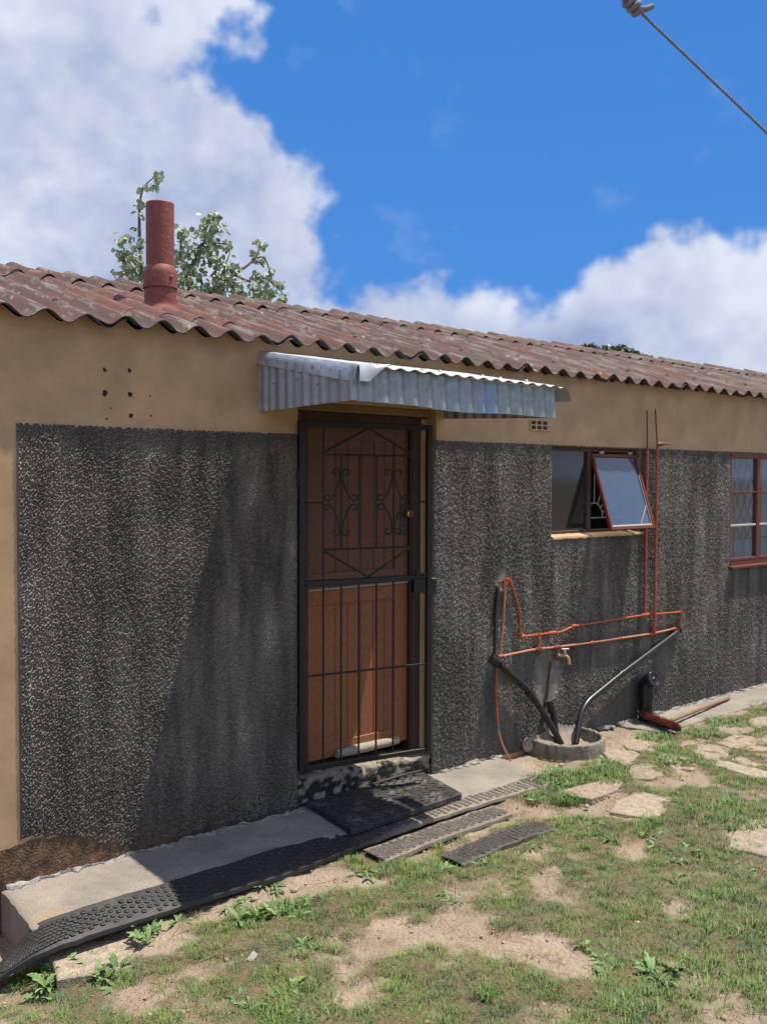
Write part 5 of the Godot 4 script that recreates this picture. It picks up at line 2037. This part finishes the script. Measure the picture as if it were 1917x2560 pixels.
func weeds() -> void:
	var r := RandomNumberGenerator.new()
	r.seed = 1234
	var broad := [leaf_mesh(false, 1), leaf_mesh(false, 2), leaf_mesh(false, 3)]
	var lobed := [leaf_mesh(true, 4), leaf_mesh(true, 5)]
	var tones := []
	for k in 5:
		var m: StandardMaterial3D = M.weed_leaf.duplicate()
		m.albedo_color = mix(Color(0.085, 0.165, 0.050), Color(0.180, 0.280, 0.105), k / 4.0).linear_to_srgb()
		tones.append(m)
	# x, z, leaf length, number of leaves, lobed, how it is told apart
	var list := [
		[3.71, 1.14, 0.075, 9, 0, "broad-leaved weed at the near edge of the shortest tread strip"],
		[4.11, 1.37, 0.085, 10, 0, "pale broad-leaved weed right of the shortest tread strip, nearer of a pair"],
		[4.09, 1.27, 0.070, 8, 0, "pale broad-leaved weed right of the shortest tread strip, farther of a pair"],
		[4.13, 1.76, 0.085, 11, 1, "spreading toothed weed in turf at the right, nearer the camera than its neighbours"],
		[3.95, 1.89, 0.080, 9, 1, "toothed weed rosette just left of the spreading one in the right turf"],
		[2.99, 1.30, 0.085, 9, 0, "pale rosette weed alone in turf below the tread strips"],
		[3.13, 2.02, 0.075, 7, 0, "light green weed on the bare patch near the bottom centre"],
		[3.09, 2.12, 0.085, 8, 0, "flat weed just in front of the one on the bare bottom patch"],
		[3.14, 2.32, 0.120, 13, 1, "large leafy weed at the bottom edge of the lawn, right of centre"],
		[4.23, 1.57, 0.085, 10, 1, "dark toothed weed in the middle of the right turf"],
		[4.31, 1.78, 0.090, 10, 1, "jagged weed beside the bare stone patch at far right"],
		[4.29, 2.03, 0.090, 9, 0, "broad weed half hidden in thick grass at the right edge"],
		[4.10, 1.13, 0.070, 9, 1, "small toothed weed off the right end of the shortest tread strip"],
		[4.22, 1.17, 0.075, 9, 0, "bright weed in the row leading right from the shortest tread strip"],
		[4.72, 0.44, 0.095, 12, 1, "leafy weed at the right corner of the pale slab"],
		[4.58, 0.62, 0.080, 9, 1, "weed growing over the right end of the long tread strip"],
		[3.40, 1.09, 0.070, 9, 1, "weed at the left end of the shortest tread strip"],
		[3.20, 1.00, 0.065, 9, 1, "low weed on bare soil between two tread strips"],
		[2.90, 0.80, 0.085, 11, 1, "leafy weed at the left tip of the dusty tread strip"],
		[4.28, 0.66, 0.080, 10, 1, "sprawling weed on the soil right of the dusty tread strip"],
		[1.82, 0.63, 0.105, 18, 1, "tall dandelion-like weed against the long tread strip, left of a pair"],
		[1.95, 0.63, 0.095, 10, 1, "dandelion-like weed against the long tread strip, right of a pair"],
		[2.24, 0.64, 0.075, 8, 0, "small weed in the shade edge of the long tread strip"],
		[2.46, 0.66, 0.085, 10, 1, "ragged weed in the shadow beside the long tread strip"],
		[2.24, 0.83, 0.105, 20, 0, "bushy weed with upright leaves in the left lawn"],
		[2.38, 0.87, 0.085, 10, 1, "weed touching the bushy one in the left lawn"],
		[2.56, 0.90, 0.080, 9, 1, "weed at the right end of the green row in the left lawn"],
		[1.38, 0.60, 0.125, 22, 1, "big weed under the bent left end of the long tread strip"],
		[1.46, 0.68, 0.120, 22, 1, "large weed beside the flat stone at bottom left"],
		[1.52, 0.84, 0.115, 20, 1, "large weed in the bottom left corner of the lawn"],
		[1.99, 1.43, 0.095, 9, 0, "rosette weed near the bottom edge, left of centre"],
		[1.84, 1.42, 0.085, 9, 1, "toothed weed at the bottom edge, left of the rosette"],
		[2.27, 1.22, 0.080, 9, 1, "toothed weed in the centre of the left lawn"],
		[5.34, 0.42, 0.075, 6, 0, "single dark weed in front of the gully ring"],
		[4.35, 1.50, 0.080, 9, 1, "toothed weed behind the dark one in the right turf"],
		[4.60, 1.90, 0.085, 9, 1, "weed among thick grass near the flat stone at the right edge"],
	]
	for q in list:
		var w := node("weed", self, Vector3(q[0], gy(q[0], q[1]) + 0.006, q[1]))
		tag(w, q[5], "weed", "weeds in the yard")
		var bushy: bool = q[3] >= 12
		var hubs := [Vector3.ZERO]
		for k in (3 if bushy else 2):
			var ha := r.randf() * TAU
			hubs.append(Vector3(cos(ha), 0, sin(ha)) * q[2] * r.randf_range(0.5, 1.0))
		for k in q[3] * 2:
			var o := MeshInstance3D.new()
			o.name = numbered("leaf", w)
			o.mesh = lobed[r.randi() % 2] if q[4] or r.randf() < 0.25 else broad[r.randi() % 3]
			o.material_override = tones[r.randi() % 5]
			var l: float = q[2] * r.randf_range(0.35, 0.80)
			var lift := r.randf_range(-0.1, 0.28) if not bushy else r.randf_range(0.0, 0.75)
			var a := r.randf() * TAU
			var hub: Vector3 = hubs[k % hubs.size()]
			o.transform = Transform3D(Basis(Vector3.UP, a) * Basis(Vector3.RIGHT, -lift) * Basis(Vector3.BACK, r.randf_range(-0.5, 0.5)).scaled(Vector3(l * r.randf_range(0.8, 1.15), l, l)), hub + Vector3(sin(a), 0, cos(a)) * 0.004)
			w.add_child(o, true)


# ------------------------------------------------------------------ trees
func tree_leaf() -> ArrayMesh:
	var mb := Mb.new()
	var ring := []
	for k in 9:
		var a := TAU * k / 9.0
		var r := 0.5 * (1.0 + 0.18 * cos(a))
		ring.append(Vector3(sin(a) * r, 0.10 * absf(sin(a)), cos(a) * r + 0.5))
	for k in 9:
		mb.tri(Vector3(0, 0, 0.5), ring[k], ring[(k + 1) % 9])
	return mb.mesh()


func trees() -> void:
	var r := RandomNumberGenerator.new()
	r.seed = 4242
	var leaf := tree_leaf()
	var t := node("poplar_tree", self, Vector3(6.2, -0.1, -7.0))
	tag(t, "leafy tree with roundish pale green leaves rising behind the roof beside the flue", "tree")
	var org := Vector3(6.2, -0.1, -7.0)
	var limb := func(pts: Array, r0: float, r1: float) -> void:
		var p := bez(pts, 5)
		var rr := []
		for k in p.size():
			rr.append(lerpf(r0, r1, k / (p.size() - 1.0)))
		for k in p.size():
			p[k] -= org
		var m := Mb.new()
		m.tube(p, rr, 7)
		put("limb", m.mesh(), M.bark, t)
	var tm := Mb.new()
	tm.tube([Vector3(0, -0.2, 0), Vector3(0.02, 1.2, 0.05), Vector3(-0.05, 2.6, 0.0), Vector3(0.0, 3.6, -0.05)], [0.16, 0.125, 0.10, 0.075], 12)
	put("trunk", tm.mesh(), M.bark, t)
	limb.call([Vector3(6.2, 3.5, -7.05), Vector3(6.12, 4.4, -7.0), Vector3(6.22, 4.92, -7.0), Vector3(6.34, 5.1, -6.95), Vector3(6.43, 5.42, -6.9)], 0.05, 0.008)
	limb.call([Vector3(6.2, 3.4, -7.05), Vector3(6.38, 4.3, -6.9), Vector3(6.52, 4.55, -6.9), Vector3(6.74, 4.68, -6.9), Vector3(7.07, 4.95, -6.9), Vector3(7.16, 5.2, -6.9)], 0.045, 0.008)
	limb.call([Vector3(7.07, 4.95, -6.9), Vector3(7.22, 4.98, -6.9), Vector3(7.36, 4.80, -6.95), Vector3(7.45, 4.6, -7.0)], 0.014, 0.006)
	limb.call([Vector3(6.74, 4.68, -6.9), Vector3(7.0, 4.62, -6.9), Vector3(7.2, 4.70, -6.9), Vector3(7.42, 4.62, -6.9), Vector3(7.6, 4.45, -6.9)], 0.02, 0.006)
	limb.call([Vector3(6.2, 3.2, -7.05), Vector3(5.7, 4.0, -7.0), Vector3(5.45, 4.5, -7.0), Vector3(5.40, 5.2, -7.0), Vector3(5.45, 5.6, -7.0), Vector3(5.62, 5.8, -7.0)], 0.04, 0.005)
	limb.call([Vector3(5.45, 4.4, -7.0), Vector3(5.25, 4.65, -7.0), Vector3(5.15, 4.9, -7.0)], 0.02, 0.005)
	limb.call([Vector3(6.12, 4.4, -7.0), Vector3(6.0, 4.8, -7.0), Vector3(5.98, 5.15, -7.0)], 0.025, 0.006)
	limb.call([Vector3(6.22, 4.92, -7.0), Vector3(6.42, 5.05, -6.9), Vector3(6.66, 5.08, -6.9)], 0.018, 0.005)
	limb.call([Vector3(6.52, 4.55, -6.9), Vector3(6.56, 4.8, -6.8), Vector3(6.62, 4.95, -6.8)], 0.016, 0.005)
	var cl := [[5.64, 5.80, 0.07], [5.60, 5.70, 0.07], [5.50, 5.64, 0.06], [5.38, 5.60, 0.05], [5.38, 5.43, 0.06], [5.39, 5.27, 0.04], [5.30, 5.08, 0.03], [5.16, 4.88, 0.10], [5.12, 4.74, 0.07], [5.28, 4.75, 0.12], [5.38, 4.93, 0.07], [5.24, 4.60, 0.12], [5.08, 4.48, 0.07], [5.23, 4.43, 0.12], [5.37, 4.56, 0.1], [5.99, 5.11, 0.12], [6.04, 4.92, 0.13], [5.97, 4.72, 0.13], [5.99, 4.52, 0.13], [6.17, 5.17, 0.07], [6.43, 5.45, 0.10], [6.38, 5.30, 0.13], [6.54, 5.30, 0.08], [6.34, 5.09, 0.10], [6.49, 5.07, 0.1], [6.65, 5.08, 0.07], [6.25, 4.92, 0.12], [6.43, 4.87, 0.12], [6.56, 4.81, 0.12], [6.16, 4.67, 0.12], [6.34, 4.56, 0.12], [6.52, 4.59, 0.14], [6.70, 4.71, 0.12], [6.79, 4.80, 0.07], [6.74, 4.56, 0.12], [6.90, 4.48, 0.10], [7.14, 5.19, 0.05], [7.26, 5.18, 0.05], [7.09, 5.03, 0.08], [7.19, 4.96, 0.07], [7.36, 4.82, 0.06], [7.16, 4.74, 0.09], [7.09, 4.57, 0.10], [7.31, 4.63, 0.1], [7.53, 4.64, 0.06], [7.40, 4.50, 0.10], [7.24, 4.50, 0.09], [7.55, 4.50, 0.06], [7.58, 4.41, 0.05], [6.12, 4.44, 0.1], [6.34, 4.43, 0.1], [6.56, 4.46, 0.1], [5.55, 4.5, 0.14], [5.75, 4.6, 0.14], [5.8, 4.85, 0.13], [5.62, 4.8, 0.12], [5.7, 4.4, 0.15], [5.9, 4.35, 0.15], [6.3, 4.25, 0.2], [6.7, 4.25, 0.2], [7.0, 4.25, 0.2], [5.4, 4.25, 0.2], [6.0, 4.1, 0.3], [6.6, 4.0, 0.3], [7.1, 4.1, 0.2]]
	var xf := []
	var cc := []
	for c in cl:
		var count := int(c[2] * c[2] * 2600.0 + 5.0)
		for k in mini(count, 70):
			var p: Vector3 = Vector3(clampf(r.randfn(), -1.7, 1.7), clampf(r.randfn(), -1.7, 1.7), clampf(r.randfn(), -1.7, 1.7) * 1.4) * c[2] * 0.52
			var s := r.randf_range(0.035, 0.085)
			var b := Basis(Vector3.UP, r.randf() * TAU) * Basis(Vector3.RIGHT, r.randf_range(0.2, 1.7)) * Basis(Vector3.BACK, r.randf_range(-0.7, 0.7))
			xf.append(Transform3D(b.scaled_local(Vector3(s, s, s)), Vector3(c[0], c[1], -6.95) + p - org))
			cc.append(mix(Color(0.16, 0.24, 0.13), Color(0.44, 0.52, 0.36), r.randf()))
	leaves_part(t, leaf, xf, cc)
	# dark tree far behind
	var f := node("bushy_tree", self, Vector3(27.6, -0.1, -16.0))
	tag(f, "dark green treetop showing just above the ridge at far right", "tree")
	var fm := Mb.new()
	fm.tube([Vector3(0, 0, 0), Vector3(0.1, 2.2, 0), Vector3(0.0, 4.8, 0)], [0.28, 0.22, 0.10], 10)
	for q in [[-1.2, 5.6], [1.3, 5.4], [0.2, 6.2]]:
		fm.tube([Vector3(0, 3.0, 0), Vector3(q[0] * 0.5, 4.4, 0.1), Vector3(q[0], q[1], 0.2)], [0.12, 0.07, 0.02], 7)
	put("trunk", fm.mesh(), M.bark, f)
	xf = []
	cc = []
	for c in [[-1.5, 6.3, 0.45], [1.75, 6.2, 0.45], [1.0, 6.3, 0.45], [-1.3, 5.95, 0.75], [-0.5, 6.15, 0.7], [0.25, 6.3, 0.62], [0.95, 6.0, 0.6], [1.7, 5.85, 0.7], [0.4, 5.3, 1.1], [-0.9, 5.2, 1.0], [1.5, 5.1, 0.9]]:
		for k in 1300:
			var d: Vector3 = Vector3(r.randfn(), r.randfn(), r.randfn()).normalized() * c[2] * pow(r.randf(), 0.4)
			var s := r.randf_range(0.06, 0.13)
			xf.append(Transform3D((Basis(Vector3.UP, r.randf() * TAU) * Basis(Vector3.RIGHT, r.randf_range(0.0, 1.4))).scaled_local(Vector3(s, s, s)), Vector3(c[0], c[1], 0) + d * Vector3(1, 0.8, 1)))
			cc.append(mix(Color(0.030, 0.060, 0.028), Color(0.070, 0.115, 0.045), r.randf()))
	leaves_part(f, leaf, xf, cc)


func leaves_part(t: Node3D, leaf: Mesh, xf: Array, cc: Array) -> void:
	var mm := MultiMesh.new()
	mm.transform_format = MultiMesh.TRANSFORM_3D
	mm.use_colors = true
	mm.mesh = leaf
	mm.instance_count = xf.size()
	for k in xf.size():
		mm.set_instance_transform(k, xf[k])
		mm.set_instance_color(k, cc[k])
	var o := MultiMeshInstance3D.new()
	o.name = "crown"
	o.multimesh = mm
	o.material_override = M.tree_leaf
	o.set_meta("kind", "stuff")
	t.add_child(o, true)


# ------------------------------------------------------------------ clothes line
func rope() -> void:
	var a := Vector3(2.055, 3.085, 2.945)
	var b := Vector3(2.40, 2.83, 3.10)
	var d := (b - a).normalized()
	var n := node("clothesline", self, a)
	tag(n, "grey twisted rope clothesline with a knot, slanting across the top right sky", "rope")
	var s0 := -0.9
	var s1 := 2.6
	var u := d.cross(Vector3.UP).normalized()
	var w := d.cross(u)
	for k in 3:
		var path := []
		var m := 420
		for i in m:
			var s := lerpf(0.0, s1, i / (m - 1.0))
			var ph := s * 190.0 + TAU * k / 3.0
			path.append(d * s + u * cos(ph) * 0.0018 + w * sin(ph) * 0.0018 + Vector3(0, -0.012 * sin(clampf(s / s1, 0, 1) * PI), 0))
		var mb := Mb.new()
		mb.tube(path, 0.0021, 6)
		put("strand", mb.mesh(), M.rope_fibre, n)
	var kn := Mb.new()
	var knot := []
	for i in 70:
		var q := i / 69.0
		var ang := q * TAU * 3.2
		knot.append(-d * (0.004 + 0.052 * q) + u * cos(ang) * (0.013 - 0.004 * q) + w * sin(ang) * 0.013)
	kn.tube(knot, 0.0075, 9)
	put("knot", kn.mesh(), M.rope_fibre, n)
	var tl := Mb.new()
	var up := (-w if w.y < 0 else w)
	tl.tube([Vector3.ZERO - d * 0.012, up * 0.018 + d * 0.008, up * 0.036 + d * 0.018], [0.008, 0.0075, 0.007], 9)
	put("rope_tail", tl.mesh(), M.rope_fibre, n)
	var far := Mb.new()
	for k in 2:
		var path := []
		for i in 120:
			var s := lerpf(-0.05, s0, i / 119.0)
			var ph := s * 150.0 + PI * k
			path.append(d * s + u * cos(ph) * 0.005 + w * sin(ph) * 0.005)
		far.tube(path, 0.005, 7)
	put("doubled_rope", far.mesh(), M.rope_fibre, n)
